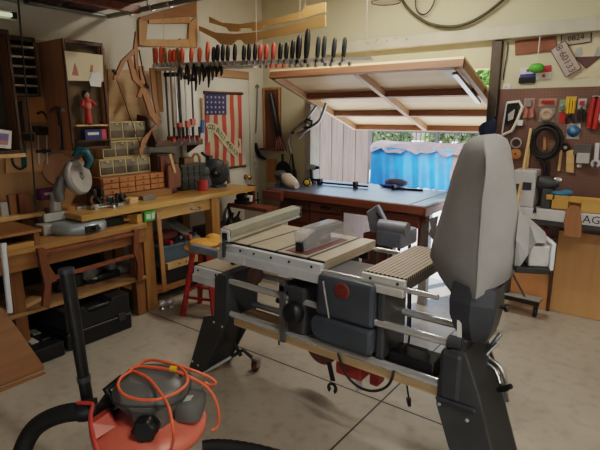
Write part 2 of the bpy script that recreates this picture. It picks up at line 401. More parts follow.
def shrub(c, r, n, tint, label, cat='shrub', trunk=None, grp=None):
    t = T('leafy_shrub' if trunk is None else 'garden_tree', label, cat, 'shrubs behind the railing' if trunk is None else None)
    mb = MB()
    for i in range(n):
        a = random.uniform(0, 2*PI); h = random.uniform(-1, 1); rr = random.uniform(.55, 1)**.5; s = math.sqrt(1-h*h)
        p = V((c[0]+r[0]*rr*s*math.cos(a), c[1]+r[1]*rr*s*math.sin(a), c[2]+r[2]*rr*h))
        d = V((random.gauss(0, 1), random.gauss(0, 1), random.gauss(0, 1))).normalized(); e = d.orthogonal().normalized(); L = random.uniform(.07, .14)
        mb.add([p-d*L, p+e*L*.45, p+d*L, p-e*L*.45], [(0, 1, 2, 3)])
    mb.build('foliage', plain('leaf_%s' % (tint,), tuple(q*.6 for q in tint), .6, 0, .5, 2.2), t, recalc=False)
    st = MB()
    if trunk is None:
        for i in range(5): st.rod((c[0]+random.uniform(-.2, .2), c[1], 0), (c[0]+random.uniform(-.6, .6)*r[0], c[1]+random.uniform(-.3, .3), c[2]+.3*r[2]), .018, 6)
    else: st.tube([(c[0], c[1], 0), (c[0]+.05, c[1], c[2]*.5), (c[0], c[1], c[2])], [.11, .08, .05], 8)
    st.build('stem', plain('bark', (.12, .08, .05), .9), t)
shrub((-7.3, 14.4, .95), (.75, .6, 1.0), 1400, (.16, .26, .06), 'green shrub behind the left end of the black railing')
shrub((-5.2, 14.5, 1.1), (.95, .7, 1.15), 1900, (.24, .33, .10), 'yellow-green shrub behind the railing, above the middle of the blue tarp')
shrub((-3.1, 14.4, 1.0), (.85, .6, 1.05), 1500, (.15, .24, .07), 'green shrub behind the railing, above the right end of the blue tarp')
shrub((-.9, 14.6, 1.2), (1.0, .7, 1.25), 1900, (.28, .38, .12), 'bright green shrub outside, just left of the canvas covered machine')
tr_ = W(486, 74, Y=11.5)
shrub((tr_.x, 11.5, tr_.z-.1), (1.1, .8, .95), 3200, (.22, .45, .07), 'leafy tree outside, seen as a bright green patch above the tilted garage door', 'tree', True)
# ================================================================== OVERHEAD, LEFT
lr = T('storage_loft', 'overhead storage loft of dark red-brown boards with grey pipe edge, top left', 'storage loft')
gp = plain('galvanised_pipe', (.30, .32, .32), .4, .6, .1, 12)
zl = 2.385
MB().rod((LW+.02, 2.47, zl), (-.6, 2.47, zl), .019, 10).build('edge_pipe', gp, lr)
MB().rod((LW+.025, -1.2, zl), (LW+.025, 2.47, zl), .016, 10).build('edge_pipe', gp, lr)
for xx in (-3.3, -2.6, -1.7, -.8):
    MB().tube([(xx, 2.47, zl+.02), (xx, 2.47, 3.0)], .008, 6).build('hanger_rod', gp, lr)
for i in range(11):
    y = -1.1+i*.32; MB().bx(LW+.01, -.6, y, y+.27, zl+.02, zl+.04).build('shelf_board', wood('loft_board_%d' % (i % 3), (.045+.02*(i % 3), .02, .014), (.12, .05+.01*(i % 3), .03), 'x', .6), lr)
for xx in (-3.4, -2.4, -1.4): MB().bx(xx, xx+.05, -1.1, 2.44, zl-.035, zl+.02).build('joist', RED_X, lr)
for i, (px_, py_) in enumerate(((130, 7), (152, 4), (170, 2))):
    p = W(px_, py_, Y=2.47); MB().torus((p.x, 2.47, zl), .026, .006, (1, 0, 0), 14).build('pipe_clip', STEEL, lr)
# things on the loft
mb = MB().box((-3.3, 2.15, zl+.04+.14), (.5, .4, .28)); S('storage_box', 'dark brown carton lying on the loft above the cabinets', 'box', mb, plain('brown_carton', (.16, .08, .04), .8), None, .006)
mb = MB().ell((-2.5, 2.2, zl+.04+.13), (.35, .2, .13)); S('fabric_bundle', 'dark red fabric bundle lying on the overhead loft', 'bundle', mb, plain('maroon_fabric', (.12, .02, .02), .9, 0, .3, 6))
t = T('hanging_clamp', 'small dark clamp hanging from the loft beside the pale trinkets', 'clamp')
a = W(40, 8, X=-3.0); a.z = zl-.001-.03
MB().bar((a.x, a.y, zl+.0), (a.x, a.y, zl-.16), .016, .01, (0, 1, 0)).build('bar', DARKBIT, t)
MB().bar((a.x-.02, a.y-.07, zl-.10), (a.x-.02, a.y+.03, zl-.10), .02, .02).bar((a.x-.02, a.y-.065, zl-.10), (a.x-.02, a.y-.065, zl-.17), .02, .02).build('jaw', BLACK, t)
t = T('hanging_trinkets', 'pale pink and white trinkets hanging under the loft', 'trinkets')
for q, mm in ((.09, PAPER), (.14, plain('pink_plastic', (.5, .25, .25), .5)), (.19, LTGREY)):
    MB().ell((a.x, a.y+q, zl-.05-.2*q*.3), (.022, .022, .04)).build('bead', mm, t)
# black cord hanging at the far left
_c = W(17, -6, X=-2.9); pts = [V((_c.x, _c.y-.02, zl+.045)), _c]+[W(p[0], p[1], X=-2.9) for p in ( (19, 10), (22, 45), (26, 90), (31, 140), (34, 180), (36, 212))]
S('dangling_cable', 'thin black cable hanging straight down at the far left', 'cord', MB().tube(smooth_path(pts, 4), .0045, 6), BLACK)
# strip lamp on the left wall
t = T('strip_lamp', 'short pale green fluorescent strip lamp on the left wall', 'lamp')
a = W(13, 17, X=LW); 
MB().bx(LW-.002, LW+.04, a.y-.7, a.y, a.z-.03, a.z+.03).build('lamp_housing', WHITE, t, .004)
MB().rod((LW+.06, a.y-.68, a.z), (LW+.06, a.y-.03, a.z), .014).build('lamp_tube', emis('strip_tube', (.62, .70, .45), .55), t)
MB().bx(LW+.04, LW+.075, a.y-.035, a.y-.005, a.z-.02, a.z+.02).build('lamp_holder', BLACK, t)
# ================================================================== LEFT WALL CABINETS
def cabinet(name, label, xf, y0, y1, z0, z1, shelf, frame_m, back_m, grp=None, rec=.11):
    t = T(name, label, 'cabinet', 'wall cabinets on the left wall')
    th = .02; xb = xf-rec
    MB().bx(LW+.012, xf, y0, y0+th, z0, z1).bx(LW+.012, xf, y1-th, y1, z0, z1).bx(LW+.012, xf, y0+th, y1-th, z0, z0+th).bx(LW+.012, xf, y0+th, y1-th, z1-th, z1).build('case', frame_m, t, .003)
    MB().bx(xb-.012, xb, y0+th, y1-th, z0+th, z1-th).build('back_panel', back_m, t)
    fw_ = .018
    MB().bx(xf, xf+.02, y0, y0+fw_, z0, z1).bx(xf, xf+.02, y1-fw_, y1, z0, z1).bx(xf, xf+.02, y0+fw_, y1-fw_, z1-fw_*1.6, z1).bx(xf, xf+.02, y0+fw_, y1-fw_, z0, z0+fw_*1.3).build('door_frame', DKW_Z, t, .003)
    for z in shelf: MB().bx(xb, xf, y0+th, y1-th, z-.012, z).build('shelf', PINE, t)
    return t, xb
CX = -3.50
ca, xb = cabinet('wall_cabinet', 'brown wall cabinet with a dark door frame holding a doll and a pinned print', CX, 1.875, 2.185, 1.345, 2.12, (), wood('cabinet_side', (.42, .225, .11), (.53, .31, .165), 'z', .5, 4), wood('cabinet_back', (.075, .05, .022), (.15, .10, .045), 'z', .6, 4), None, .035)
zsh = W(90, 124.5, X=CX+.02).z
MB().bx(xb, CX+.045, 1.905, 2.155, zsh-.012, zsh).build('shelf', PINE, ca)
zs2 = W(95, 139.5, X=CX).z
MB().bx(xb, CX+.045, 1.905, 2.155, zs2-.01, zs2).build('shelf', DKW_Z, ca)
# print and tag taped inside
mb = MB().prism(wl([(64.5, 50.5), (102.5, 55), (103.5, 81.5), (68, 80.5)], CX+.023), (-.003, 0, 0))
fig = plain('print_ink_red', (.42, .16, .12), .7)
mb.prism(wl([(72, 75), (75, 63), (77, 68), (79, 76)], CX+.025), (-.002, 0, 0), 1).prism(wl([(90, 72), (91, 65), (93, 65), (93, 72)], CX+.025), (-.002, 0, 0), 1)
S('taped_print', 'cream paper print with faint figures pinned in the brown wall cabinet', 'print', mb, [CREAMP, fig])
mb = MB().prism(wl([(92, 73), (99, 72), (102, 78), (101, 87), (91, 86), (89, 80)], CX+.028), (-.003, 0, 0))
S('paper_tag', 'white paper tag taped over the corner of the cream print', 'tag', mb, PAPER)
# doll on the shelf
d0 = W(88.5, 124, X=xb+.05); s = .0078
dz = zsh
d = T('kimono_doll', 'small doll in a red kimono standing in the brown wall cabinet', 'doll')
dx, dy = xb+.055, d0.y
H = 39*s*.82
body = MB()
body.lathe([(.024, 0), (.026, .02), (.02, H*.42), (.026, H*.55), (.030, H*.66), (.022, H*.74), (.008, H*.78)], (dx, dy, dz+.004), n=14)
body.tube([(dx, dy-.022, dz+H*.70), (dx+.012, dy-.042, dz+H*.60), (dx+.02, dy-.05, dz+H*.52)], [.012, .013, .016], 8)
body.tube([(dx, dy+.022, dz+H*.70), (dx+.012, dy+.042, dz+H*.62), (dx+.02, dy+.048, dz+H*.55)], [.012, .013, .016], 8)
body.build('kimono', plain('kimono_red', (.50, .06, .06), .6), d)
MB().ell((dx, dy, dz+H*.86), (.022, .021, .026)).tube([(dx, dy, dz+H*.74), (dx, dy, dz+H*.82)], .009, 8).ell((dx+.022, dy, dz+H*.86), (.005, .004, .006)).build('head', SKIN, d)
MB().ell((dx-.006, dy, dz+H*.895), (.026, .029, .024)).ell((dx-.01, dy, dz+H*.84), (.02, .028, .03)).build('hair', plain('doll_hair', (.012, .01, .01), .4), d)
MB().lathe([(.027, 0), (.029, .02), (.027, .045)], (dx, dy, dz+H*.47), n=14).build('sash', plain('kimono_sash', (.62, .22, .18), .6), d)
MB().lathe([(.034, 0), (.034, .006)], (dx, dy, dz), n=16).build('base', BLACK, d)
a, b = W(85, 139, X=xb+.05), W(105, 129, X=xb+.05)
zf = zs2
mb = MB().bx(xb+.002, xb+.06, a.y, b.y-.035, zf, zf+.075).bx(xb+.002, xb+.061, b.y-.035, b.y, zf, zf+.075, 1).bx(xb+.06, xb+.061, a.y+.02, b.y-.06, zf+.035, zf+.055, 2)
S('small_carton', 'dark blue carton with a red end at the bottom of the brown wall cabinet', 'carton', mb, [plain('navy_card', (.035, .05, .17), .5), plain('carton_red', (.5, .08, .12), .5), PAPER])
# slatted cubby
cu = T('slatted_rack', 'dark wall rack with pale narrow shelf slats, left of the brown cabinet', 'rack')
a, b = W(8, 38, X=-3.68), W(37, 96, X=-3.68)
cy0, cy1, cz1, cz0 = W(9, 60, X=-3.68).y, W(37, 60, X=-3.68).y, W(20, 36, X=-3.68).z, W(30, 96, X=-3.68).z
MB().bx(LW+.012, -3.68, cy0, cy0+.016, cz0, cz1).bx(LW+.012, -3.68, cy1-.016, cy1, cz0, cz1).bx(LW+.012, -3.68, cy0, cy1, cz1-.03, cz1).bx(LW+.012, -3.68, cy0, cy1, cz0, cz0+.016).bx(LW+.012, LW+.03, cy0, cy1, cz0, cz1).build('case', wood('cubby_dark', (.055, .035, .018), (.1, .062, .03), 'z', .6), cu)
for py_ in (47, 57, 66.5, 76, 85.5):
    z = W(24, py_, X=-3.68).z; MB().bx(-3.8, -3.675, cy0+.016, cy1-.016, z-.007, z+.007).build('slat', plain('slat_pale', (.34, .28, .22), .6), cu)
for z_, mm in ((80, DARKBIT), (90, MEDGREY)):
    pass
# cabinet at the far left edge
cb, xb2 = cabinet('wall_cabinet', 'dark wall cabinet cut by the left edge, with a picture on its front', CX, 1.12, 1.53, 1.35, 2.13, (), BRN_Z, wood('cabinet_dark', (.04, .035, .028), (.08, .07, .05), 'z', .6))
MB().bx(CX, CX+.025, 1.10, 1.54, 1.325, 1.35).build('ledge', PINE, cb)
mb = MB().prism(wl([(-8, 128), (12, 131), (11, 149), (-8, 147)], CX+.03), (-.004, 0, 0)).prism(wl([(-8, 132), (9, 134), (8, 145), (-8, 144)], CX+.032), (-.002, 0, 0), 1).prism(wl([(-8, 139), (8, 141), (8, 145), (-8, 144)], CX+.034), (-.002, 0, 0), 2)
S('small_picture', 'small purple and pink picture with a white border on the far left cabinet', 'picture', mb, [PAPER, plain('pic_purple', (.22, .17, .36), .7), plain('pic_pink', (.5, .25, .28), .7)])
# ---- tools on the plywood
XT = LW+.03
def wtool(name, label, cat, parts, grp=None):
    t = T(name, label, cat, grp)
    for nm, mb, mt in parts: mb.build(nm, mt, t)
    return t
def P2(a, b, X=XT): return W(a, b, X=X)
# hammer / pick
HS = lambda a, b: W(a, b, Y=1.858)
hm = T('claw_hammer', 'long black-handled hammer hanging on the side of the brown wall cabinet', 'hammer')
MB().tube([HS(57.5, 110), HS(60, 128), HS(61.5, 150)], [.009, .011, .014], 8).build('handle', BLACK, hm)
MB().tube(smooth_path([HS(50, 112), HS(54, 108.5), HS(58, 109), HS(63, 110)], 4), [.006, .008, .01, .012, .013, .014, .015, .015, .014, .014, .016, .017, .017], 8).build('hammer_head', STEEL, hm)
MB().tube([HS(60.3, 126)+V((0,-.008,0)), HS(61.4, 147)+V((0,-.010,0))], .006, 6).build('grip_stripe', MEDGREY, hm)
# teal saw
ts = T('hand_saw', 'dark teal saw hanging with its curved hook at the bottom', 'saw')
MB().prism([P2(16, 102), P2(22, 101), P2(25, 132), P2(19, 133)], (-.012, 0, 0)).build('grip', BLACK, ts)
MB().prism([P2(20, 144), P2(26, 143), P2(27, 166), P2(22, 168)], (-.012, 0, 0)).build('blade', TEAL, ts)
MB().tube(smooth_path([P2(22, 134), P2(23, 145)], 3), .007, 6).build('rod', DARKBIT, ts)
MB().tube(smooth_path([P2(12, 158), P2(14, 165), P2(20, 169), P2(26, 166)], 4), .009, 7).build('hook', DARKBIT, ts)
MB().bar(P2(20, 137), P2(33, 138), .03, .05, (0, 0, 1)).build('bracket', BLACK, ts)
# drill-like guide on two rods
dg = T('doweling_jig', 'dark clamp head on two pale rods on the plywood wall', 'jig')
for a in (38.5, 47): MB().rod(P2(a-.5, 128), P2(a+.3, 164), .005, 8).build('rod', ALU, dg)
MB().box(P2(42, 131), (.05, .075, .06)).box(P2(37, 129), (.05, .05, .045)).build('clamp_head', DARKBIT, dg, .004)
MB().box(P2(43, 151), (.045, .10, .022)).lathe([(.012, 0), (.02, .01), (.02, .02)], P2(43, 151), (1, 0, 0), 12).build('slider', DARKBIT, dg)
MB().tube(smooth_path([P2(37, 114), P2(42, 112), P2(46, 116), P2(49, 124)], 4), .009, 8).build('curved_handle', BLACK, dg)
MB().prism(wl([(32, 85), (46, 86), (48, 125), (34, 125)], LW+.02), (-.006, 0, 0))
S('plywood_sheet', 'orange plywood rectangle hung under the slatted rack', 'panel', MB().prism(wl([(27, 97), (45, 97), (47, 122), (29, 122)], LW+.026), (-.012, 0, 0)), wood('orange_ply', (.50, .26, .09), (.60, .33, .12), 'z', .55, 4))
S('plywood_sheet', 'pale plywood rectangle behind the dark teal saw', 'panel', MB().prism(wl([(5, 150), (47, 148), (49, 171), (6, 173)], LW+.024), (-.012, 0, 0)), wood('pale_ply2', (.46, .28, .14), (.56, .36, .19), 'y', .6, 4))
# upright chisels along the bottom of the wall
for i, (px_, mm, h) in enumerate(((3, LTGREY, 14), (12, BRN_Z, 22), (22, RED_Z, 22), (28, BRN_Z, 18))):
    z0 = .865; p = W(px_, 204, X=-3.72)
    S('wood_offcut', ['pale grey', 'narrow brown', 'thick red-brown', 'short brown'][i]+' offcut standing upright at the back of the far left bench', 'offcut', MB().bx(-3.74, -3.70, p.y-.025, p.y+.022, z0-.1, z0+.05+h*.006), mm, None, .003)
p = W(49, 186, X=-3.68)
S('purple_carton', 'small purple carton with a white mark behind the mitre saw', 'carton', MB().bx(-3.74, -3.66, p.y-.075, p.y+.075, .985, 1.065).bx(-3.66, -3.659, p.y-.05, p.y+.01, 1.02, 1.04, 1), [PURPLE, PAPER], None, .003)
pc = W(67, 170, X=-3.70)
S('round_board', 'pinkish round wooden board hanging behind the mitre saw', 'board', MB().lathe([(.125, 0), (.13, .006), (.125, .014)], (LW+.0118, pc.y, pc.z), (1, 0, 0), 28), wood('pink_wood', (.36, .19, .11), (.46, .27, .17), 'z', .5, 4))
# tan panel behind the bow frame and the corner organisers
S('plywood_sheet', 'square of pale plywood hung right of the brown cabinet', 'panel', MB().prism(wl([(108, 69), (150, 71), (150, 120), (109, 121)], LW+.016), (-.012, 0, 0)), wood('pale_ply3', (.40, .27, .14), (.50, .35, .2), 'y', .6, 3))
def organiser(label, px0, px1, py0, py1, rows, cols, X):
    t = T('drawer_organiser', label, 'organiser', 'clear drawer organisers on the left wall')
    a = W(px0, (py0+py1)/2, X=X); b = W(px1, (py0+py1)/2, X=X); z1 = W((px0+px1)/2, py0, X=X).z; z0 = W((px0+px1)/2, py1, X=X).z
    y0, y1 = a.y, b.y
    fr = plain('organiser_frame', (.50, .40, .22), .55, 0, .1)
    mb = MB().bx(LW+.02, LW+.03, y0, y1, z0, z1)
    for i in range(rows+1): z = z0+(z1-z0)*i/rows; mb.bx(LW+.03, X, y0, y1, z-.006, z+.006)
    for j in range(cols+1): y = y0+(y1-y0)*j/cols; mb.bx(LW+.03, X, y-.005, y+.005, z0, z1)
    mb.build('frame', fr, t)
    cmat = plain('drawer_clear', (.25, .225, .165), .25, 0, .5, 6)
    dm = plain('drawer_fill', (.11, .09, .065), .3, 0, .6, 8)
    for i in range(rows):
        for j in range(cols):
            ya = y0+(y1-y0)*j/cols+.007; yb = y0+(y1-y0)*(j+1)/cols-.007; za = z0+(z1-z0)*i/rows+.008; zb = z0+(z1-z0)*(i+1)/rows-.008
            dd = MB().bx(X-.10, X+.004, ya, yb, za, za+(zb-za)*.5, 1).bx(X-.10, X+.003, ya, yb, za+(zb-za)*.5, zb).build('drawer', [cmat, dm], t)
            MB().bx(X+.004, X+.016, (ya+yb)/2-.012, (ya+yb)/2+.012, zb-.014, zb-.004).build('pull', fr, dd)
organiser('clear drawer organiser, upper one of the three right of the brown cabinet', 110, 147, 122, 138.5, 1, 3, -3.72)
organiser('clear drawer organiser, middle one, wider, under the upper row', 103, 150, 141, 156.5, 1, 4, -3.71)
organiser('clear drawer organiser, lowest one just above the little wooden drawers', 100, 150, 158.5, 173.5, 1, 4, -3.70)
# wooden drawer chest
wc = T('drawer_chest', 'low chest of small orange-brown wooden drawers at the back of the bench', 'chest')
dy0, dy1 = 2.14, 2.76; zb = .965; zt = 1.108
MB().bx(LW+.02, -3.60, dy0, dy1, zb, zt).build('case', wood('chest_case', (.2, .08, .03), (.28, .12, .05), 'y'), wc, .003)
dmm = wood('chest_front', (.34, .14, .05), (.45, .20, .08), 'y', .45)
for i in range(3):
    for j in range(4):
        ya = dy0+.01+(dy1-dy0-.02)*j/4; yb = ya+(dy1-dy0-.02)/4-.008; za = zb+.006+i*.046
        dd = MB().bx(-3.60, -3.585, ya, yb, za, za+.04).build('drawer', dmm, wc, .003)
        MB().lathe([(.004, 0), (.004, .006), (.007, .012), (.0, .015)], (-3.585, (ya+yb)/2, za+.02), (1, 0, 0), 8).build('knob', BRASS, dd)
S('bench_riser', 'long low wooden riser under the small drawers', 'riser', MB().bx(LW+.02, -3.56, 2.1, 2.8, .90, .965), BRN_Y, None, .003)
# ================================================================== BENCHES ON THE LEFT
BZ = .90
wb = T('workbench', 'long workbench with a thick golden oak top along the left wall', 'workbench')
MB().bx(LW+.01, -3.30, 1.79, 3.63, BZ-.045, BZ).build('bench_top', OAK_Y, wb, .004)
MB().bx(-3.36, -3.34, 2.42, 3.10, BZ-.15, BZ-.047).build('apron', OAK_Y, wb, .003)
for y in (2.30, 3.05): MB().bx(-3.42, -3.32, y, y+.10, 0, BZ-.046).build('leg', OAK_Z, wb, .004)
for y in (2.30, 3.05): MB().bx(-3.82, -3.74, y, y+.09, 0, BZ-.046).build('leg', OAK_Z, wb, .004)
MB().bx(-3.80, -3.37, 2.32, 3.12, .10, .125).build('lower_shelf', BRN_Y, wb)
a = W(195, 208, X=-3.34)
MB().tube([(-3.34, a.y-.05, a.z), (-3.315, a.y-.045, a.z-.005), (-3.315, a.y+.045, a.z-.005), (-3.34, a.y+.05, a.z)], .006, 6).build('drawer_pull', STEEL, wb)
vs = W(254, 192, X=-3.36)
ev = MB().bx(-3.42, -3.33, 3.635, 3.66, .62, .91).build('end_vise', wood('vise_jaw', (.12, .05, .03), (.2, .08, .05), 'z'), wb, .003)
MB().rod((-3.375, 3.62, .74), (-3.375, 3.76, .74), .013).rod((-3.375, 3.745, .66), (-3.375, 3.745, .82), .007).build('vise_screw', DKGREY, ev)
# mitre-saw bench
mbn = T('mitre_saw_bench', 'lower brown bench holding the mitre saw at the left', 'workbench')
LZ = .765
MB().bx(LW+.02, -3.25, .8, 2.295, LZ-.04, LZ).build('bench_top', wood('lower_bench_top', (.32, .17, .06), (.46, .27, .10), 'y', .45, 6), mbn, .004)
MB().bx(-3.29, -3.262, .8, 2.295, LZ-.15, LZ-.041).build('apron', BRN_Y, mbn, .003)
for y in (.85, 1.27, 2.19): MB().bx(-3.37, -3.30, y, y+.08, 0, LZ-.041).build('leg', BRN_Z, mbn, .004)
for y in (.85, 2.19): MB().bx(-3.80, -3.73, y, y+.08, 0, LZ-.041).build('leg', BRN_Z, mbn, .004)
MB().bx(-3.80, -3.275, .84, 2.28, .302, .325).build('lower_shelf', wood('lower_shelf_wood', (.30, .17, .075), (.40, .25, .12), 'y', .6, 5), mbn, .003)
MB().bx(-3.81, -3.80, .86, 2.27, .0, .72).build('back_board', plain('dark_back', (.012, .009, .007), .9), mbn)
# box on the bench at the left edge
bx = T('bench_box', 'brown wooden box with a slot in its front on the lower bench', 'box')
MB().bx(-3.70, -3.235, .95, 1.475, .853, .872).build('lid', BRN_Y, bx, .003)
MB().bx(-3.70, -3.25, 1.43, 1.465, LZ, .853).bx(-3.70, -3.25, .95, .985, LZ, .853).bx(-3.70, -3.68, .985, 1.43, LZ, .853).build('side', BRN_Z, bx, .002)
MB().bx(-3.30, -3.245, .99, 1.425, LZ, LZ+.035).build('front_strip', OAK_Y, bx, .002)
S('wood_batten', 'long pale batten lying along the back of the left bench', 'batten', MB().bx(-3.71, -3.64, 1.0, 1.70, .874, .905), PINE, None, .003)
# mitre saw
ms = T('mitre_saw', 'grey mitre saw with a round turntable and a teal handle', 'mitre saw')
MS = V((-3.46, 1.84, LZ))
MB().lathe([(.19, 0), (.20, .01), (.20, .055), (.185, .075), (.05, .08)], MS, n=32).build('turntable', plain('saw_base', (.36, .41, .45), .32, .3, .1), ms)
MB().bx(MS.x-.13, MS.x+.0, MS.y-.25, MS.y-.17, LZ, LZ+.075).build('base_wing', LTGREY, ms, .008)
MB().bx(MS.x-.13, MS.x+.06, MS.y+.17, MS.y+.32, LZ, LZ+.085).build('base_wing', LTGREY, ms, .008)
MB().bx(MS.x+.17, MS.x+.21, MS.y-.05, MS.y+.05, LZ+.01, LZ+.06).lathe([(.012, 0), (.012, .04), (.02, .05), (.02, .08)], (MS.x+.2, MS.y, LZ+.04), (1, 0, .1), 10).build('lock_knob', DARKBIT, ms)
MB().bx(MS.x-.10, MS.x-.075, MS.y-.20, MS.y-.04, LZ+.08, LZ+.14).bx(MS.x-.10, MS.x-.075, MS.y+.05, MS.y+.30, LZ+.08, LZ+.155).build('fence', LTGREY, ms, .004)
armA = W(56, 196, X=-3.62); armB = W(73, 162, X=-3.5)
MB().tube([V((-3.62, MS.y-.08, LZ+.05)), armA, (armA+armB)/2, armB], [.045, .042, .04, .034], 10).build('arm', plain('saw_arm', (.55, .56, .58), .4, .3, .1), ms)
bc = W(78, 177, X=-3.50)
ax = V((.873, .42, .22)).normalized()
MB().lathe([(.02, -.03), (.125, -.028), (.132, -.01), (.132, .012), (.12, .026), (.03, .03)], bc, ax, 30).build('blade_guard', plain('guard_grey', (.40, .40, .40), .4, .2, .1), ms)
MB().lathe([(.118, .031), (.045, .034)], bc, ax, 26).build('saw_blade', plain('blade_wood_tone', (.34, .31, .29), .35, .2), ms)
MB().lathe([(.026, .034), (.02, .045), (.01, .046)], bc, ax, 16).build('blade_hub', MEDGREY, ms)
hA, hB = W(76, 152, X=-3.48), W(89, 160, X=-3.42)
hc = (hA+hB)/2
MB().tube([W(74, 157, X=-3.48), W(79, 150, X=-3.46), W(86, 152, X=-3.44), W(90, 160, X=-3.43), W(86, 168, X=-3.44)], [.022, .03, .032, .03, .022], 10).build('handle', TEAL, ms)
MB().tube([W(83, 156, X=-3.40), W(87, 162, X=-3.40)], .014, 8).build('trigger', BLACK, ms)
MB().tube([W(62, 178, X=-3.5), W(58, 190, X=-3.5), W(60, 200, X=-3.52)], [.03, .04, .035], 10).build('motor', plain('saw_motor', (.2, .21, .22), .4, .3), ms)
# clutter at the back of the oak bench
def clutter(name, label, cat, px_, py_, X, fn):
    p = W(px_, py_, X=X); return fn(p)
def can(name, label, px_, X, h, r, mm, z=BZ, lid=None, cat='can'):
    p = W(px_, 190, X=X); t = T(name, label, cat)
    MB().lathe([(r, 0), (r, h*.9), (r*.92, h)], (X, p.y, z), n=18).build('body', mm, t)
    MB().lathe([(r*1.03, h*.93), (r*1.03, h*1.0), (r*.5, h*1.03)], (X, p.y, z), n=18).build('lid', lid or STEEL, t); return t
def handplane(label, px_, X, mm, yaw=.2):
    p = W(px_, 195, X=X); t = T('hand_plane', label, 'hand plane'); R = rotz(yaw); o = V((X, p.y, BZ))
    MB().box(o+V((0, 0, .015)), (.06, .20, .03), R).build('sole', STEEL, t, .003)
    MB().tube([o+R@V((0, -.06, .03)), o+R@V((0, -.075, .07)), o+R@V((0, -.055, .10))], [.014, .013, .011], 8).build('handle', mm, t)
    MB().lathe([(.012, 0), (.011, .02), (.018, .035), (.0, .05)], o+R@V((0, .06, .03)), n=12).build('knob', mm, t)
    MB().box(o+R@V((0, -.01, .055)), (.045, .02, .07), R@Matrix.Rotation(.7, 3, 'X')).build('iron', DARKBIT, t); return t
handplane('dark hand plane at the back of the oak bench beside the mitre saw', 98, -3.50, RED_Z)
handplane('hand plane with a black handle in front of the little wooden drawers', 121, -3.46, BLACK, .5)
t = T('bench_vise', 'small dark clamp-on vise between the mitre saw and the little drawers', 'vise'); p = W(95, 188, X=-3.62)
MB().box((-3.62, p.y, BZ+.03), (.10, .10, .06)).build('base', DARKBIT, t, .005)
MB().box((-3.62, p.y-.035, BZ+.095), (.11, .03, .075)).box((-3.62, p.y+.03, BZ+.095), (.11, .03, .075)).build('jaw', DARKBIT, t, .004)
MB().rod((-3.62, p.y+.04, BZ+.08), (-3.62, p.y+.12, BZ+.08), .009).rod((-3.66, p.y+.115, BZ+.08), (-3.58, p.y+.115, BZ+.08), .005).build('screw', STEEL, t)
p = W(104, 203, X=-3.42)
S('chrome_bracket', 'bright metal bracket lying on the left end of the oak top', 'bracket', MB().tube([(-3.44, p.y-.06, BZ+.012), (-3.44, p.y+.05, BZ+.012), (-3.38, p.y+.06, BZ+.012)], .011, 8).box((-3.44, p.y-.06, BZ+.02), (.03, .025, .04)), CHROME)
p = W(132, 197, X=-3.45)
S('wood_block', 'small pale wood block lying on the oak bench', 'block', MB().box((-3.47, p.y, BZ+.022), (.07, .10, .044), rotz(.3)), PINE, None, .003)
p = W(148, 194, X=-3.5)
S('sanding_block', 'flat grey sanding block on the oak bench in front of the drawers', 'block', MB().box((-3.5, p.y, BZ+.018), (.07, .12, .036), rotz(-.2)), MEDGREY, None, .004)
p = W(108, 190, X=-3.55)
can('tin', 'dark round tin in front of the little wooden drawers', 108, -3.52, .075, .035, DARKBIT, BZ, None, 'tin')
can('tin', 'grey round tin beside the dark one in front of the little drawers', 114, -3.53, .05, .03, MEDGREY, BZ, None, 'tin')
p = W(146, 217, X=-3.36)
gbz = LZ
S('green_carton', 'green and white carton poking out under the oak top', 'carton', MB().bx(-3.46, -3.29, p.y-.06, p.y+.05, gbz, gbz+.078).bx(-3.29, -3.289, p.y-.045, p.y-.005, gbz+.02, gbz+.06, 1).bx(-3.29, -3.289, p.y+.005, p.y+.035, gbz+.015, gbz+.065, 1), [GREEN, PAPER], None, .003)
p = W(132, 219, X=-3.36)
S('wood_mallet', 'brown wooden mallet lying under the oak top beside the green carton', 'mallet', MB().rod((-3.42, p.y-.16, gbz+.03), (-3.36, p.y-.02, gbz+.03), .014).box((-3.34, p.y+.01, gbz+.035), (.10, .06, .07), rotz(.3)), OAK_Y, None, .003)
p = W(107, 222, X=-3.4)
S('power_drill_case', 'low black case in the dark gap under the oak top', 'case', MB().bx(-3.72, -3.36, p.y-.05, p.y+.12, LZ, LZ+.06), BLACK, None, .006)
# tall chest + slanted board + parts rack + red can + dome + grinder
tc = T('tool_chest', 'dark wooden chest standing on the oak bench under the clamp tray', 'chest')
y0, y1 = W(158, 165, X=-3.62).y, W(176, 165, X=-3.62).y
MB().bx(LW+.02, -3.62, y0, y1, BZ, BZ+.36).build('case', DKW_Z, tc, .004)
MB().bx(-3.62, -3.60, y0+.015, y1-.015, BZ+.19, BZ+.34).build('door', RED_XZ, tc, .003)
MB().bx(-3.62, -3.60, y0+.015, y1-.015, BZ+.02, BZ+.17).build('door', RED_XZ, tc, .003)
a = W(172, 157, X=-3.58); b_ = W(176, 186, X=-3.54)
S('wood_wedge', 'upright brown board with a rounded foot in front of the dark chest', 'board', MB().prism([W(168, 166, X=-3.55), W(178, 163, X=-3.55), W(181, 172, X=-3.55), W(181, 187, X=-3.55), W(169, 189, X=-3.55)], (-.03, 0, 0)), RED_Z, None, .003)
S('paint_brush', 'pale flat stick leaning on the brown board below the clamp tray', 'stick', MB().bar(W(170, 154, X=-3.5465), W(175, 173, X=-3.5465), .025, .008, (1, 0, 0)), PINE)
pr = T('parts_rack', 'dark green-grey rack of small square bins at the back of the oak bench', 'rack')
y0, y1 = W(181, 175, X=-3.64).y, W(206, 175, X=-3.64).y; z1 = W(192, 164, X=-3.64).z
rkm = plain('rack_green', (.09, .09, .065), .5, .2, .2)
MB().bx(LW+.02, -3.64, y0, y1, BZ, z1).build('case', rkm, pr, .003)
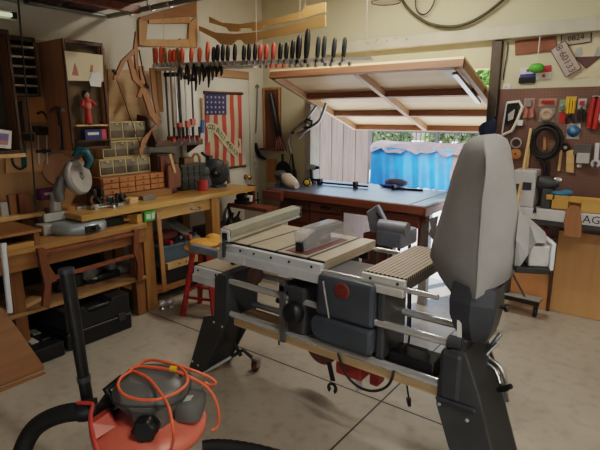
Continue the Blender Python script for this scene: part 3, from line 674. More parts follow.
for i in range(4):
    for j in range(4):
        ya = y0+.01+(y1-y0-.02)*j/4; yb = ya+(y1-y0-.02)/4-.01; za = BZ+.012+(z1-BZ-.02)*i/4
        MB().bx(-3.64, -3.63, ya, yb, za, za+(z1-BZ)/4-.016).build('bin', plain('bin_dark', (.05, .052, .04), .5), pr)
def arch(label, px_, X, z, mm):
    p = W(px_, 157, X=X); mb = MB().tube([(X, p.y-.045, z), (X, p.y-.045, z+.05), (X, p.y-.02, z+.085), (X, p.y+.02, z+.085), (X, p.y+.045, z+.05), (X, p.y+.045, z)], .013, 8)
    S('wooden_arch', label, 'arch', mb, mm)
arch('small orange wooden arch standing on the rack of bins', 196, -3.70, z1, OAK_Z)
S('wood_block', 'orange-brown wood block on the rack of bins', 'block', MB().box((-3.72, W(187, 158, X=-3.7).y, z1+.03), (.08, .10, .06)), BRN_Z, None, .004)
t = T('small_clamp', 'black small clamp on the rack of bins beside the wooden arch', 'clamp'); p = W(208, 160, X=-3.70)
MB().tube([(-3.72, p.y-.06, z1+.09), (-3.72, p.y, z1+.05), (-3.72, p.y+.05, z1+.015)], .014, 8).build('handle', BLACK, t)
MB().box((-3.70, p.y+.02, z1+.03), (.05, .05, .06)).build('jaw', DARKBIT, t, .004)
can('paint_can', 'small red can on the oak bench', 203, -3.52, .095, .05, REDP, BZ, plain('red_lid', (.5, .06, .05), .4))
gd_ = T('dome_cover', 'dark grey cylinder with a domed top behind the red can', 'canister'); p = W(203, 170, X=-3.68)
MB().lathe([(.10, 0), (.10, .16), (.085, .20), (.05, .225), (.01, .23)], (-3.70, p.y+.03, BZ), n=22).build('body', plain('dome_grey', (.10, .105, .115), .5), gd_)
MB().lathe([(.104, .12), (.104, .14)], (-3.70, p.y+.03, BZ), n=22).build('band', DKGREY, gd_)
bg = T('bench_grinder', 'dark bench grinder with a round wheel guard on the oak bench', 'grinder'); p = W(217, 173, X=-3.58)
ax = V((.75, -.66, 0)).normalized(); gc = V((-3.60, p.y, BZ+.145))
MB().lathe([(.03, -.07), (.125, -.06), (.135, -.02), (.135, .02), (.12, .035), (.05, .045)], gc, ax, 28).build('wheel_guard', DKGREY, bg)
MB().lathe([(.05, .046), (.05, .06), (.02, .062)], gc, ax, 18).build('wheel_hub', plain('hub_black', (.012, .012, .012), .5), bg)
MB().lathe([(.012, .062), (.012, .075), (.0, .076)], gc, ax, 10).build('nut', STEEL, bg)
MB().lathe([(.065, -.22), (.07, -.2), (.07, -.07)], gc, ax, 20).build('motor', MEDGREY, bg)
MB().box((gc.x, gc.y, BZ+.012), (.16, .14, .024)).box((gc.x, gc.y, BZ+.05), (.06, .05, .08)).build('foot', CHAR, bg, .004)
MB().prism([gc+V((.08, .02, .02)), gc+V((.10, .03, .10)), gc+V((.07, .10, .12)), gc+V((.05, .12, .0))], (0, .0, .004)).bar(gc+V((.06, .10, .10)), gc+V((.05, .13, -.12)), .03, .02, (1, 0, 0)).build('tool_rest', plain('rest_tan', (.2, .14, .08), .5), bg)
# ---------------------------------------------- tray with red clamps and tall bar clamps
XTR = -3.60
ty0, ty1 = W(155, 140, X=XTR).y, W(203, 138, X=XTR).y; tz0 = W(178, 146, X=XTR).z
tr = T('clamp_tray', 'dark wooden tray shelf hung on the left wall full of clamps', 'shelf')
MB().bx(LW+.01, XTR, ty0, ty1, tz0, tz0+.018).bx(XTR-.018, XTR, ty0, ty1, tz0+.018, tz0+.055).build('shelf_board', wood('tray_wood', (.07, .04, .022), (.13, .075, .04), 'y'), tr, .003)
MB().prism([(LW+.01, ty0, tz0+.018), (XTR, ty0, tz0+.018), (XTR, ty0, tz0+.07), (XTR-.12, ty0, tz0+.26), (LW+.01, ty0, tz0+.28)], (0, .018, 0)).build('end_panel', DKW_Z, tr)
MB().prism([(LW+.01, ty1, tz0), (XTR-.05, ty1, tz0), (LW+.01, ty1, tz0-.1)], (0, -.018, 0)).build('bracket', DKW_Z, tr)
def barclamp(px_, ptop, mm_bar, mm_jaw, label, X, zb, w=.016):
    t = T('bar_clamp', label, 'clamp', 'long bar clamps standing in the tray')
    p = W(px_, 100, X=X); zt = W(px_, ptop, X=X).z
    MB().bar((X, p.y, zb), (X, p.y, zt), w, .008, (1, 0, 0)).build('bar', mm_bar, t)
    MB().box((X+.03, p.y, zb+.045), (.09, .03, .05)).build('lower_jaw', mm_jaw, t, .004)
    MB().box((X+.028, p.y, zt-.05), (.08, .028, .035)).build('upper_jaw', DARKBIT, t, .004)
    MB().tube([(X+.075, p.y, zb+.05), (X+.075, p.y, zb+.15)], [.009, .011], 8).build('handle', BLACK if mm_jaw is not BLACK else ORHAND, t)
zt_ = tz0+.018
barclamp(167, 69, BLACK, ORHAND, 'long black bar clamp with orange jaws, leftmost in the clamp tray', -3.66, zt_)
barclamp(172, 69, RED_Z, REDP, 'long brown bar clamp, second from the left in the clamp tray', -3.68, zt_)
barclamp(176.5, 69, CHROME, REDP, 'long bright steel bar clamp, third from the left in the clamp tray', -3.66, zt_)
barclamp(180, 69, BLACK, REDP, 'long black bar clamp right of the bright steel one in the clamp tray', -3.69, zt_, .02)
barclamp(186, 72, ALU, ORHAND, 'silver bar clamp in front of the posters, before the black one', -3.70, zt_, .012)
barclamp(192.5, 74, BLACK, ORHAND, 'black bar clamp at the right end of the clamp tray', -3.66, zt_)
for i, (px_, q, mm, lab) in enumerate(((158, 148, ORED, 'orange-red clamp pad on the left end of the clamp tray'), (183, 141, STEEL, 'small steel clamp lying in the clamp tray'), (189, 139, ALU, 'silver clamp lying at the right of the clamp tray'), (197, 138, BLACK, 'black spring clip at the right end of the clamp tray'))):
    p = W(px_, q, X=-3.63); y = max(min(p.y, ty1-.05), ty0+.05)
    t = T('small_clamp', lab, 'clamp'); xx = -3.64 if i != 1 else -3.745
    if i == 0: xx = -3.645
    MB().box((xx, y, zt_+.016), (.04, .035, .032)).build('jaw', mm, t, .004)
    MB().tube([(xx-.005, y-.02, zt_+.04), (xx, y+.0, zt_+.038), (xx+.0, y+.04, zt_+.034)], .007, 6).build('handle', DARKBIT if mm is not ORED else REDP, t)
for i, (px_, q) in enumerate(((178, 126), (186, 124), (191, 122))):
    p = W(px_, q, X=-3.64); t = T('red_clamp_head', ['leftmost', 'middle', 'rightmost'][i]+' of the three bright red clamp heads in front of the bar clamps', 'clamp')
    MB().box((-3.615, p.y, p.z), (.035, .05, .06)).build('head', ORED, t, .006)
    MB().rod((-3.60, p.y, p.z-.03), (-3.60, p.y, zt_+.001), .006).build('screw', STEEL, t)
# posters between the clamps and the door
def poster(label, pts, mats, extra, X=LW+.004):
    mb = MB().prism(wl(pts, X+.003), (-.002, 0, 0))
    for i, e in enumerate(extra): mb.prism(wl(e[1], X+.005), (-.002, 0, 0), e[0])
    S('poster', label, 'poster', mb, mats, 'posters behind the bar clamps')
poster('small poster with a pink picture beside the red clamps, upper one', [(180, 80), (196, 80), (196, 99), (180, 99)], [plain('post_pale', (.40, .46, .40), .7), plain('post_pink', (.55, .2, .18), .7)], [(1, [(182, 84), (193, 84), (193, 94), (182, 94)])])
poster('cream notice with dark lettering, middle poster by the red clamps', [(181, 100), (196, 99), (196, 111), (181, 112)], [CREAMP, plain('post_ink', (.09, .13, .08), .7)], [(1, [(183, 103), (187, 103), (187, 109), (183, 109)]), (1, [(189, 102.5), (194, 102.5), (194, 108), (189, 108.5)])])
poster('grey picture under the cream notice', [(181, 113), (197, 112), (197, 124), (181, 125)], [plain('post_grey', (.22, .21, .19), .7), plain('post_grey2', (.36, .35, .34), .7)], [(1, [(184, 116), (193, 115), (191, 121), (184, 121)])])
# brush hanging by the flag
t = T('hanging_brush', 'brush with a tan handle and blue bristles hanging beside the flag', 'brush')
MB().bar(W(201.5, 98, X=-3.81), W(202.5, 120, X=-3.81), .02, .012, (1, 0, 0)).build('handle', TAN, t)
MB().bar(W(202.5, 120, X=-3.81), W(202.5, 133, X=-3.81), .03, .018, (1, 0, 0)).build('bristles', BLUE, t)
# ---------------------------------------------- bow frame (reddish curved wooden frame) hanging at the corner of the cabinet
XF = -3.60
bf = T('bow_saw_frame', 'red-brown curved wooden bow frame hanging right of the brown cabinet', 'bow saw')
def barpx(mb, a, b, w, th=.022, X=XF): return mb.bar(W(a[0], a[1], X=X), W(b[0], b[1], X=X), th, w, (0, 1, 0))
def strip(pts, X, th): return MB().prism(wl(pts, X), (-th, 0, 0))
strip([(136, 31), (138, 46), (139, 70), (136, 69), (134, 48)], XF, .022).build('stile', BOWW, bf, .003)
strip([(137, 46), (139, 51), (126, 62), (118, 79), (114, 80), (114, 77), (122, 60)], XF-.002, .022).build('curved_arm', BOWW, bf, .003)
strip([(128, 60), (132, 58), (137, 76), (144, 84), (147, 84), (141, 98), (137, 97), (141, 87), (133, 80)], XF-.004, .02).build('curved_arm', BOWW, bf, .003)
MB().tube([W(139, 50, X=XF), W(143, 72, X=XF), W(148, 89, X=XF)], .006, 6).build('cord', BLACK, bf)
MB().tube([W(113, 70, X=XF+.01), W(116, 74, X=XF+.01)], [.012, .014], 8).tube([W(146, 83, X=XF+.01), W(148, 88, X=XF+.01)], [.012, .014], 8).build('handle', BLACK, bf)
S('dangling_cable', 'thin dark cable slanting down from the bow frame to the organisers', 'cord', MB().tube([W(116, 78, X=-3.62), W(124, 100, X=-3.63), W(137, 137, X=-3.64), W(141, 147, X=-3.64)], .003, 5), BLACK)
# second, lower templates to the right of it
t = T('wooden_template', 'long curved red-brown wooden template hanging below the bow frame', 'template')
strip([(139, 66), (144, 66), (147, 88), (155, 112), (162, 122), (158, 126), (150, 116), (143, 95)], -3.64, .02).build('curved_blade', BOWW, t, .003)
strip([(158, 122), (163, 121), (150, 136), (144, 148), (141, 158), (139, 150), (142, 140)], -3.645, .02).build('pointed_foot', BOWW, t, .003)
for i, (pts, mm) in enumerate((([(150, 68), (155, 68), (158, 100), (161, 118), (157, 118), (153, 98)], TANZ), ([(156, 68), (161, 68), (163, 96), (164, 112), (160, 112), (158, 96)], OAK_Z))):
    S('wood_strip', ['tan wooden strip hanging left of the bar clamps', 'golden wooden strip hanging next to the bar clamps'][i], 'strip', strip(pts, -3.68-.01*i, .016), mm, None, .002)
# ---------------------------------------------- framed template high on the left wall
ft = T('frame_template', 'big brown wooden frame with a cut-out window hung high on the left wall', 'template')
X = LW+.03
strip([(140, 17), (197, 1), (197, 16), (150, 19.5), (140, 22)], X, .022).build('top_board', wood('tmpl_top', (.22, .10, .045), (.30, .15, .07), 'y', .5, 5), ft, .003)
strip([(139, 19), (148, 23), (147.5, 30), (146.5, 39), (143, 46), (139.5, 45)], X+.001, .022).build('stile', TANZ, ft, .003)
strip([(143, 39.5), (180, 40), (180, 38.5), (188, 39), (197, 41), (197, 47.5), (143, 46)], X-.001, .022).build('bottom_rail', TAN, ft, .003)
strip([(189.5, 23), (197.5, 16), (197.5, 48), (190, 47), (188.5, 36)], X+.002, .022).build('stile', TANZ, ft, .003)
strip([(149, 19.5), (190, 16.5), (191, 23), (149, 23.5)], X, .02).build('top_rail', TAN, ft, .003)
# ---------------------------------------------- curved slats hung from the ceiling
wirem = plain('pale_wire', (.42, .39, .32), .6)
def slat(label, top, bot, YY):
    t = T('curved_slat', label, 'template')
    n = len(top)
    MB().prism(wy(top+bot[::-1], YY), (0, .018, 0)).build('board', wood('slat_tan', (.42, .24, .09), (.52, .31, .13), 'x', .5, 4), t)
    for q in (top[1], top[-2]):
        p = W(q[0], q[1]+1, Y=YY+.009); MB().rod((p.x, YY+.009, p.z), (p.x, YY+.009, 3.0), .0012, 5).build('hanging_wire', wirem, t)
slat('curved tan wooden slat with cut-outs, upper one of the pair above the clamp rack',
     [(209, 16.5), (221, 22.5), (240, 24), (272, 19), (302, 11), (305, 6.5), (325, 2)],
     [(209, 22.5), (226, 27.5), (229, 31.5), (239, 31.5), (240.5, 28), (251, 28), (252.5, 31), (261, 29.5), (264, 26), (300, 19), (325, 12)], 3.42)
slat('curved tan wooden slat, lower longer one of the pair above the clamp rack',
     [(199, 26), (215, 32.5), (235, 34), (265, 31), (300, 22), (325, 14.5)],
     [(199, 30.5), (215, 39), (221, 44.5), (231, 45), (236, 40), (241, 40), (245, 44.5), (254, 44), (259, 39.5), (300, 32.5), (325, 26)], 3.38)
# ---------------------------------------------- clamp rack
RA, RB = V((-3.66, 2.80, 2.02)), V((-1.93, 3.47, 2.02))
rd = (RB-RA).normalized(); rn = V((-rd.y, rd.x, 0))
ck = T('clamp_rack', 'long hanging rack of steel rails holding a row of clamps', 'rack')
for q in (-.03, .05): MB().bar(RA+rn*q, RB+rn*q, .02, .022).build('rail', plain('rack_rail', (.52, .49, .44), .4, .2), ck)
MB().bar(RA+rn*.01+V((0, 0, -.035)), RA+rn*.01+rd*.9+V((0, 0, -.035)), .10, .016).build('rack_board', plain('rack_white', (.55, .5, .42), .6), ck)
for q in (.05, .9, 1.8):
    p = RA+rd*q+rn*.05; MB().rod(p, (p.x, p.y, 3.0), .002, 6).build('hanger', wirem, ck)
def rackpos(px_):
    lo, hi = 0.0, (RB-RA).length
    for _ in range(30):
        m = (lo+hi)/2; p = RA+rd*m-CAM; sx = 300+F*p.dot(rt)/p.dot(fw)
        if sx < px_: lo = m
        else: hi = m
    return RA+rd*lo
clamps = [(154, 51, 67, 'wood'), (158, 52, 67, 'o'), (163, 52, 68, 'o'), (167.5, 51, 67, 'wood'), (172, 54, 67, 'o'), (176, 54, 67, 'o'), (180.5, 51, 66, 'wood'), (184, 52, 66, 'o'), (193, 51, 65, 'o'), (201, 51, 65, 'o'), (209, 47, 66, 'o'),
          (215, 51, 65, 'k'), (219, 49, 65, 'k'), (224, 48, 64, 'k'), (229, 48, 63, 'k'), (236, 47, 63, 'k'), (245, 47, 62, 'k'), (250, 46, 62, 'k'), (256, 46, 62, 'k'), (261, 45, 60, 'r'), (267, 45, 60, 'r'), (274, 44, 60, 'r'),
          (281, 43, 59, 'k'), (287, 43, 59, 'k'), (293, 41, 59, 'k'), (299, 38, 60, 'K'), (307, 32, 60, 'K'), (318, 38, 59, 'g'), (324, 38, 59, 'g'), (334, 37, 56, 'g'), (344, 38, 57, 'g')]
cnt = {}
cname = {'o': 'orange-handled clamp', 'wood': 'clamp with a wooden handle', 'k': 'slim black-handled clamp', 'r': 'red-handled clamp', 'K': 'large black clamp', 'g': 'grey-black clamp'}
cmatl = {'o': ORHAND, 'wood': TANZ, 'k': BLACK, 'r': plain('red_handle', (.52, .07, .05), .4), 'K': BLACK, 'g': plain('greyblack', (.035, .04, .042), .42)}
tot = {}
for c in clamps: tot[c[3]] = tot.get(c[3], 0)+1
for px_, pt, pb, kd in clamps:
    i = cnt.get(kd, 0); cnt[kd] = i+1
    n_ = tot[kd]
    pos_ = ORD[i]+' '+cname[kd]+' from the left on the hanging rack'
    t = T('rack_clamp', pos_, 'clamp', 'clamps on the hanging rack')
    b0 = rackpos(px_); dist = (b0-CAM).dot(fw); h = (pb-pt)/F*dist; wd = {'K': .022, 'wood': .018}.get(kd, .0175)
    zb = 2.031; up_ = V((rd.x*.08, rd.y*.08, 1)).normalized(); b1 = b0 + rn*(-.03); b1.z = zb
    if kd == 'wood': MB().bar(b1, b1+V((0, 0, h*.9)), .026, .026, (rd.x, rd.y, 0)).build('handle', cmatl[kd], t)
    else: MB().tube([b1, b1+up_*h*.15, b1+up_*h*.5, b1+up_*h*.85, b1+up_*h], [wd*.7, wd, wd*1.15, wd, wd*.55], 8).build('handle', cmatl[kd], t)
    L = .30 if kd != 'K' else .34
    MB().bar(b1+rn*(-.02)+V((0, 0, -.0)) , b1+rn*L, .006, .014).build('bar', STEEL, t)
    MB().box(b1+rn*(L-.02)+V((0, 0, -.015)), (.022, .022, .04)).build('fixed_jaw', cmatl[kd] if kd in ('o', 'r') else STEEL, t)
    MB().box(b1+rn*(-.022)+V((0, 0, -.022)), (.02, .02, .028)).build('sliding_jaw', STEEL if kd != 'K' else BLACK, t)
# bunch of dark clamps hanging under the rack
for i, (px_, y0_, y1_) in enumerate(((182, 73, 84), (189, 72, 88), (196, 73, 95), (200, 74, 90), (204, 73, 86), (209, 73, 92), (213, 72, 84), (217, 71, 80), (222, 71, 79))):
    p = rackpos(px_)-rn*.035; dist = (p-CAM).dot(fw); h = (y1_-y0_)/F*dist; z = 2.022
    t = T('spring_clamp', 'dark spring clamp hanging under the rack, '+ORD[i]+' from the left', 'clamp', 'dark spring clamps hanging under the rack')
    MB().tube([p+V((0, 0, z-p.z)), p+V((rd.x*.01, rd.y*.01, z-p.z-.04)), p+rd*.012+V((0, 0, z-p.z-.04-h*.6)), p+rd*.004+V((0, 0, z-p.z-.04-h))], [.007, .015, .013, .006], 7).build('handle', BLACK if i % 3 else plain('clamp_brown', (.09, .06, .035), .5), t)
    MB().tube([p+V((0, 0, z-p.z)), p-rd*.012+V((0, 0, z-p.z-.05)), p-rd*.02+V((0, 0, z-p.z-.05-h*.4))], [.007, .012, .006], 7).build('jaw', DARKBIT, t)
# ---------------------------------------------- flag on the service door
fl = T('flag_banner', 'red and cream striped flag banner with a blue starred corner on the white door', 'banner')
XB = LW+.03
def fpt(u, v):
    a, b, c, d = W(205, 94, X=XB), W(241.5, 95, X=XB), W(242.5, 165.5, X=XB), W(206, 170, X=XB)
    p = a.lerp(b, u).lerp(d.lerp(c, u), v); return p
fr_, fcr, fbl = plain('flag_red', (.50, .085, .07), .75, 0, .15, 7), plain('flag_cream', (.60, .50, .33), .75, 0, .1, 7), plain('flag_navy', (.045, .055, .16), .75)
mb = MB()
NS = 9; K = 16
for s_ in range(NS):
    for k_ in range(K):
        v0, v1 = k_/K, (k_+1)/K
        f = lambda u, v: fpt(min(1, max(0, u+(.012*math.sin(v*9+u*5) if 0 < u < 1 else 0))), v)
        mb.add([f(s_/NS, v0), f((s_+1)/NS, v0), f((s_+1)/NS, v1), f(s_/NS, v1)], [(0, 1, 2, 3)], s_ % 2)
mb.prism([fpt(0, 0)+V((.003, 0, 0)), fpt(.56, 0)+V((.003, 0, 0)), fpt(.56, .27)+V((.003, 0, 0)), fpt(0, .27)+V((.003, 0, 0))], (-.002, 0, 0), 2)
for r_ in range(4):
    for c_ in range(5):
        ce = fpt(.05+c_*.105+(.0), .04+r_*.065)+V((.0045, 0, 0)); ey = .016
        st5 = [ce+V((0, math.sin(a_*PI/5)*(ey if a_ % 2 == 0 else ey*.42), math.cos(a_*PI/5)*(ey if a_ % 2 == 0 else ey*.42))) for a_ in range(10)]
        mb.add(st5, [tuple(range(10))], 1)
mb.build('cloth', [fr_, fcr, fbl], fl, recalc=False)
MB().rod(fpt(-.03, -.02), fpt(1.03, -.02), .014).build('top_rod', DKW_Z, fl)
MB().rod(fpt(-.03, 1.01), fpt(1.05, 1.01), .013).build('bottom_rod', DKW_Z, fl)
MB().ell(fpt(1.06, 1.01), (.02, .02, .02)).build('rod_knob', BRASS, fl)
rb = MB(); N = 20
cen = [(207, 128), (210, 127), (216, 129), (222, 136), (228, 144), (234, 151), (238, 155)]
cp = smooth_path([W(a_, b_, X=XB+.012) for a_, b_ in cen], 4)
vs = []
for i, p in enumerate(cp):
    t_ = (cp[min(i+1, len(cp)-1)]-cp[max(i-1, 0)]).normalized(); nn = V((0, -t_.z, t_.y))
    vs += [p+nn*.047, p-nn*.047]
rb.add(vs, [(2*i, 2*i+1, 2*i+3, 2*i+2) for i in range(len(cp)-1)])
rb.prism(wl([(207, 126), (210, 131), (212, 139), (208, 143), (208, 136)], XB+.008), (-.002, 0, 0)).prism(wl([(237, 150), (240, 145), (238, 138), (241, 139), (241.5, 154)], XB+.008), (-.002, 0, 0))
words = 'GOD BLESS AMERICA'
tot_l = len(words)
acc = [0.0]
for i in range(1, len(cp)): acc.append(acc[-1]+(cp[i]-cp[i-1]).length)
def along(f):
    d = f*acc[-1]
    for i in range(1, len(cp)):
        if acc[i] >= d: return i-1, (d-acc[i-1])/(acc[i]-acc[i-1])
    return len(cp)-2, 1.0
for i, ch in enumerate(words):
    if ch == ' ': continue
    a_, fq = along((i+.8)/(tot_l+.6)); p = cp[a_].lerp(cp[min(a_+1, len(cp)-1)], fq)
    t_ = (cp[min(a_+1, len(cp)-1)]-cp[a_]).normalized() if a_+1 < len(cp) else t_
    rb.text(ch, p+V((.004, 0, 0)), t_, V((0, -t_.z, t_.y)), .068, 1)
rb.build('ribbon', [plain('ribbon_cream', (.62, .54, .36), .7), plain('ribbon_ink', (.03, .025, .01), .7)], fl, recalc=False, label='cream ribbon with dark lettering')
# light switch
p = W(255, 163.5, X=LW)
t = T('light_switch', 'small white light switch plate right of the service door', 'switch')
MB().bx(LW, LW+.008, p.y-.035, p.y+.035, p.z-.055, p.z+.055).build('plate', WHITE, t, .002)
MB().bx(LW+.008, LW+.02, p.y-.008, p.y+.008, p.z-.012, p.z+.012).build('toggle', PAPER, t)
# ================================================================== UNDER THE LEFT BENCHES
# red-brown frame with bent legs leaning on the front of the mitre-saw bench
wf = T('wooden_stand', 'red-brown wooden stand with bent legs and a cross rail in front of the left bench', 'stand')
XS = -3.215
def bent(pts, x): return MB().prism([W(a, b, X=x) for a, b in pts], (-.035, 0, 0))
bent([(38, 249), (45, 248), (50, 266), (57, 277), (57, 281), (52, 283), (50, 309), (43, 307), (45, 285), (40, 262)], XS).build('leg', RED_Z, wf, .003)
bent([(134, 230), (140, 229), (139, 250), (143, 262), (143, 279), (138, 281), (138, 264), (134, 252)], XS).build('leg', RED_Z, wf, .003)
MB().bar(W(56, 277, X=XS-.02), W(138, 254, X=XS-.02), .02, .03).build('cross_rail', RED_Z, wf, .003)
MB().bar(W(43, 253, X=XS-.02), W(137, 233, X=XS-.02), .03, .026).build('top_rail', RED_Z, wf, .003)
# shelf clutter
SHZ = .325
def rnd_items():
    items = [(63, 'dark grey router lying on the lower shelf, leftmost of the shelf tools', 'router', 0), (80, 'small black tin standing on the lower shelf', 'tin', 1), (92, 'grey rounded power sander on the lower shelf', 'sander', 2), (104, 'black drill body lying in the middle of the lower shelf', 'drill', 3), (113, 'black battery charger on the lower shelf', 'charger', 4), (125, 'pair of safety goggles with a bright lens at the right of the lower shelf', 'goggles', 5)]
    for px_, lab, cat, k_ in items:
        p = W(px_, 283, X=-3.48); y = p.y; x = -3.50
        if k_ == 0:
            t = T('router', lab, cat); MB().lathe([(.06, 0), (.065, .05), (.05, .11), (.03, .13)], (x, y, SHZ), n=16).build('body', DARKBIT, t); MB().ell((x+.05, y-.05, SHZ+.05), (.025, .025, .025)).build('knob', BLACK, t); MB().ell((x+.05, y+.05, SHZ+.05), (.025, .025, .025)).build('knob', BLACK, t)
        elif k_ == 1: S('tin', lab, cat, MB().lathe([(.035, 0), (.035, .09), (.03, .095)], (x, y, SHZ), n=16), BLACK)
        elif k_ == 2:
            t = T('sander', lab, cat); MB().ell((x, y, SHZ+.07), (.06, .07, .055)).build('body', MEDGREY, t); MB().lathe([(.06, 0), (.06, .025)], (x, y, SHZ), n=18).build('pad', BLACK, t)
        elif k_ == 3:
            t = T('power_drill', lab, cat); MB().tube([(x+.04, y-.07, SHZ+.035), (x+.04, y+.06, SHZ+.035)], [.03, .034], 12).build('body', BLACK, t); MB().tube([(x+.04, y+.05, SHZ+.033), (x-.07, y+.09, SHZ+.03)], .022, 10).build('handle', DARKBIT, t); MB().tube([(x+.04, y-.07, SHZ+.035), (x+.04, y-.11, SHZ+.035)], [.018, .01], 10).build('chuck', STEEL, t)
        elif k_ == 4:
            t = T('battery_charger', lab, cat); MB().box((x, y, SHZ+.03), (.11, .10, .06)).build('base', BLACK, t, .006); MB().box((x, y, SHZ+.09), (.07, .06, .06)).build('battery', MEDGREY, t, .006)
        else:
            t = T('goggles', lab, cat); MB().ell((x+.03, y, SHZ+.05), (.03, .075, .045)).build('lens', plain('lens_shine', (.25, .26, .28), .1, .3), t); MB().tube([(x+.03, y-.07, SHZ+.05), (x-.08, y-.05, SHZ+.03), (x-.1, y+.03, SHZ+.02), (x+.03, y+.07, SHZ+.05)], .012, 6).build('strap', BLACK, t)
rnd_items()
p = W(30, 292, X=-3.36)
S('wood_offcut', 'light wood offcut on the lower shelf at the far left, in the dark', 'offcut', MB().box((-3.42, p.y, SHZ+.012), (.1, .2, .024), rotz(.4)), PINE, None, .002)
# black tool case and low tray
tcz = T('tool_case', 'big black plastic tool case with a notched handle on the floor', 'tool case')
cx1, cx0, cy0_, cy1_ = -3.15, -3.62, 1.52, 2.03
MB().bx(cx0, cx1, cy0_, cy1_, 0, .12).build('lower_shell', BLACK, tcz, .015)
mb = MB(); ym = (cy0_+cy1_)/2
prof = [(cy0_+.005, .125), (cy1_-.005, .125), (cy1_-.005, .285), (ym+.11, .285), (ym+.075, .235), (ym-.075, .235), (ym-.11, .285), (cy0_+.005, .285)]
mb.prism([(cx1-.004, y, z) for y, z in prof], (-.45, 0, 0)); mb.build('lid', plain('case_black', (.02, .021, .022), .4), tcz, .01)
MB().tube([(cx1-.02, ym-.08, .255), (cx1+.0, ym-.07, .262), (cx1+.0, ym+.07, .262), (cx1-.02, ym+.08, .255)], .012, 8).build('handle', CHAR, tcz)
for q in (-.17, .17): MB().bx(cx1-.002, cx1+.012, ym+q-.03, ym+q+.03, .09, .15).build('latch', CHAR, tcz, .003)
MB().bx(cx1-.001, cx1+.003, cy0_+.01, cy1_-.01, .120, .126).build('seam_strip', MEDGREY, tcz)
ty = T('bit_tray', 'low black open case of shiny bits beside the tool case', 'case')
MB().bx(-3.52, -3.13, 1.20, 1.49, 0, .105).build('base', BLACK, ty, .012)
for i in range(3):
    for j in range(2):
        y = 1.25+i*.075; x = -3.42+j*.13
        MB().bx(x-.045, x+.05, y, y+.05, .105, .115).build('bit_holder', STEEL if (i+j) % 2 else LTGREY, ty, .003)
# leaning triangular board and tube at the far left
t = S('leaning_board', 'orange-brown triangular board leaning at the bottom left edge', 'board', MB().prism([W(-6, 306, X=-3.20), W(4, 309, X=-3.195), W(44, 366, X=-3.05), W(44.5, 371, X=-3.045), W(-6, 389, X=-3.045)], (-.022, 0, 0)), wood('board_orange', (.21, .10, .045), (.28, .14, .065), 'y', .5, 4), None, .003)
S('floor_runner', 'narrow brown strip along the foot of the triangular board', 'strip', MB().bar(W(-6, 394, X=-3.0), W(45, 374, X=-3.0), .03, .03), BRN_Y, None, .003)
S('metal_tube', 'silver metal tube standing at the far left edge in front of the bench', 'tube', MB().tube([W(3, 247, X=-3.2), W(10, 313, X=-3.12)], .017, 10).tube([W(2.6, 243, X=-3.205), W(3, 248, X=-3.2)], .021, 10), ALU)
# blue-grey toolbox, wood block, hitch balls
tb = T('toolbox', 'blue-grey open toolbox heaped with tools under the oak bench', 'toolbox')
bx0, bx1, by0, by1 = -3.66, -3.45, 2.56, 2.98
MB().bx(bx0, bx1, by0, by1, .322, .46).build('box', plain('toolbox_blue', (.095, .145, .20), .45, .2, .15), tb, .005)
MB().bx(bx0-.01, bx1+.01, by0-.01, by1+.01, .455, .475).build('rim', plain('toolbox_rim', (.16, .21, .26), .4, .2), tb, .003)
MB().prism([(bx1+.01, by1-.08, .47), (bx1+.01, by1+.01, .47), (bx0, by1-.15, .66), (bx0, by1-.24, .66)], (0, .02, .015)).build('lid', plain('toolbox_lid', (.22, .23, .22), .5), tb, .003)
cols = [REDP, BLACK, STEEL, DARKBIT, ORED, STEEL, BLUE, CHROME]
nm = ['red screwdriver sticking out of the blue-grey toolbox', 'black pliers lying on the blue-grey toolbox', 'bright steel wrench on top of the blue-grey toolbox', 'dark file lying across the blue-grey toolbox', 'orange-red handled tool at the left of the toolbox', 'steel socket bar on the blue-grey toolbox']
kd = ['screwdriver', 'pliers', 'wrench', 'file', 'screwdriver', 'socket_bar']
for i in range(6):
    y = by0+.06+i*.055; z = .485+.012*(i % 3)
    t = T(kd[i], nm[i], kd[i].replace('_', ' '))
    MB().tube([(bx0+.04, y-.02, z), (bx1-.08, y+.02, z+.012)], .012 if kd[i] in ('screwdriver', 'pliers') else .008, 8).build('shank', STEEL if i in (0, 2, 4, 5) else DARKBIT, t)
    MB().tube([(bx1-.08, y+.02, z+.012), (bx1+.03, y+.035, z+.02)], [.014, .018], 8).build('handle', cols[i], t)
mb = MB().ell((bx0+.10, by0+.13, .54), (.09, .13, .055)); S('work_glove', 'dark red crumpled rag heaped on the toolbox', 'rag', mb, plain('dark_rag', (.16, .045, .035), .9, 0, .35, 9))
S('wood_block', 'light wooden block with holes lying under the toolbox', 'block', MB().bx(-3.64, -3.42, 2.60, 2.96, .262, .32).bx(-3.42, -3.419, 2.72, 2.735, .285, .30, 1).bx(-3.42, -3.419, 2.80, 2.815, .285, .30, 1).bx(-3.42, -3.419, 2.88, 2.895, .285, .30, 1), [PINE, BLACK], None, .004)
S('storage_crate', 'black crate standing on the shelf under the toolbox', 'crate', MB().bx(-3.68, -3.44, 2.57, 2.98, .126, .26), BLACK, None, .008)
for i, (px_, q, rr, lab) in enumerate(((170, 309, .032, 'chrome hitch ball on the floor by the bench leg, larger left one'), (181, 308, .034, 'chrome hitch ball on the floor by the red stool'))):
    p = W(px_, q, Z=.03); p.x = -3.26+.02*i; t = T('hitch_ball', lab, 'hitch ball')
    MB().ell((p.x, p.y, .055), (rr, rr, rr)).build('ball', CHROME, t); MB().lathe([(.028, 0), (.03, .012), (.018, .02), (.016, .03)], (p.x, p.y, 0), n=16).build('base', STEEL, t)
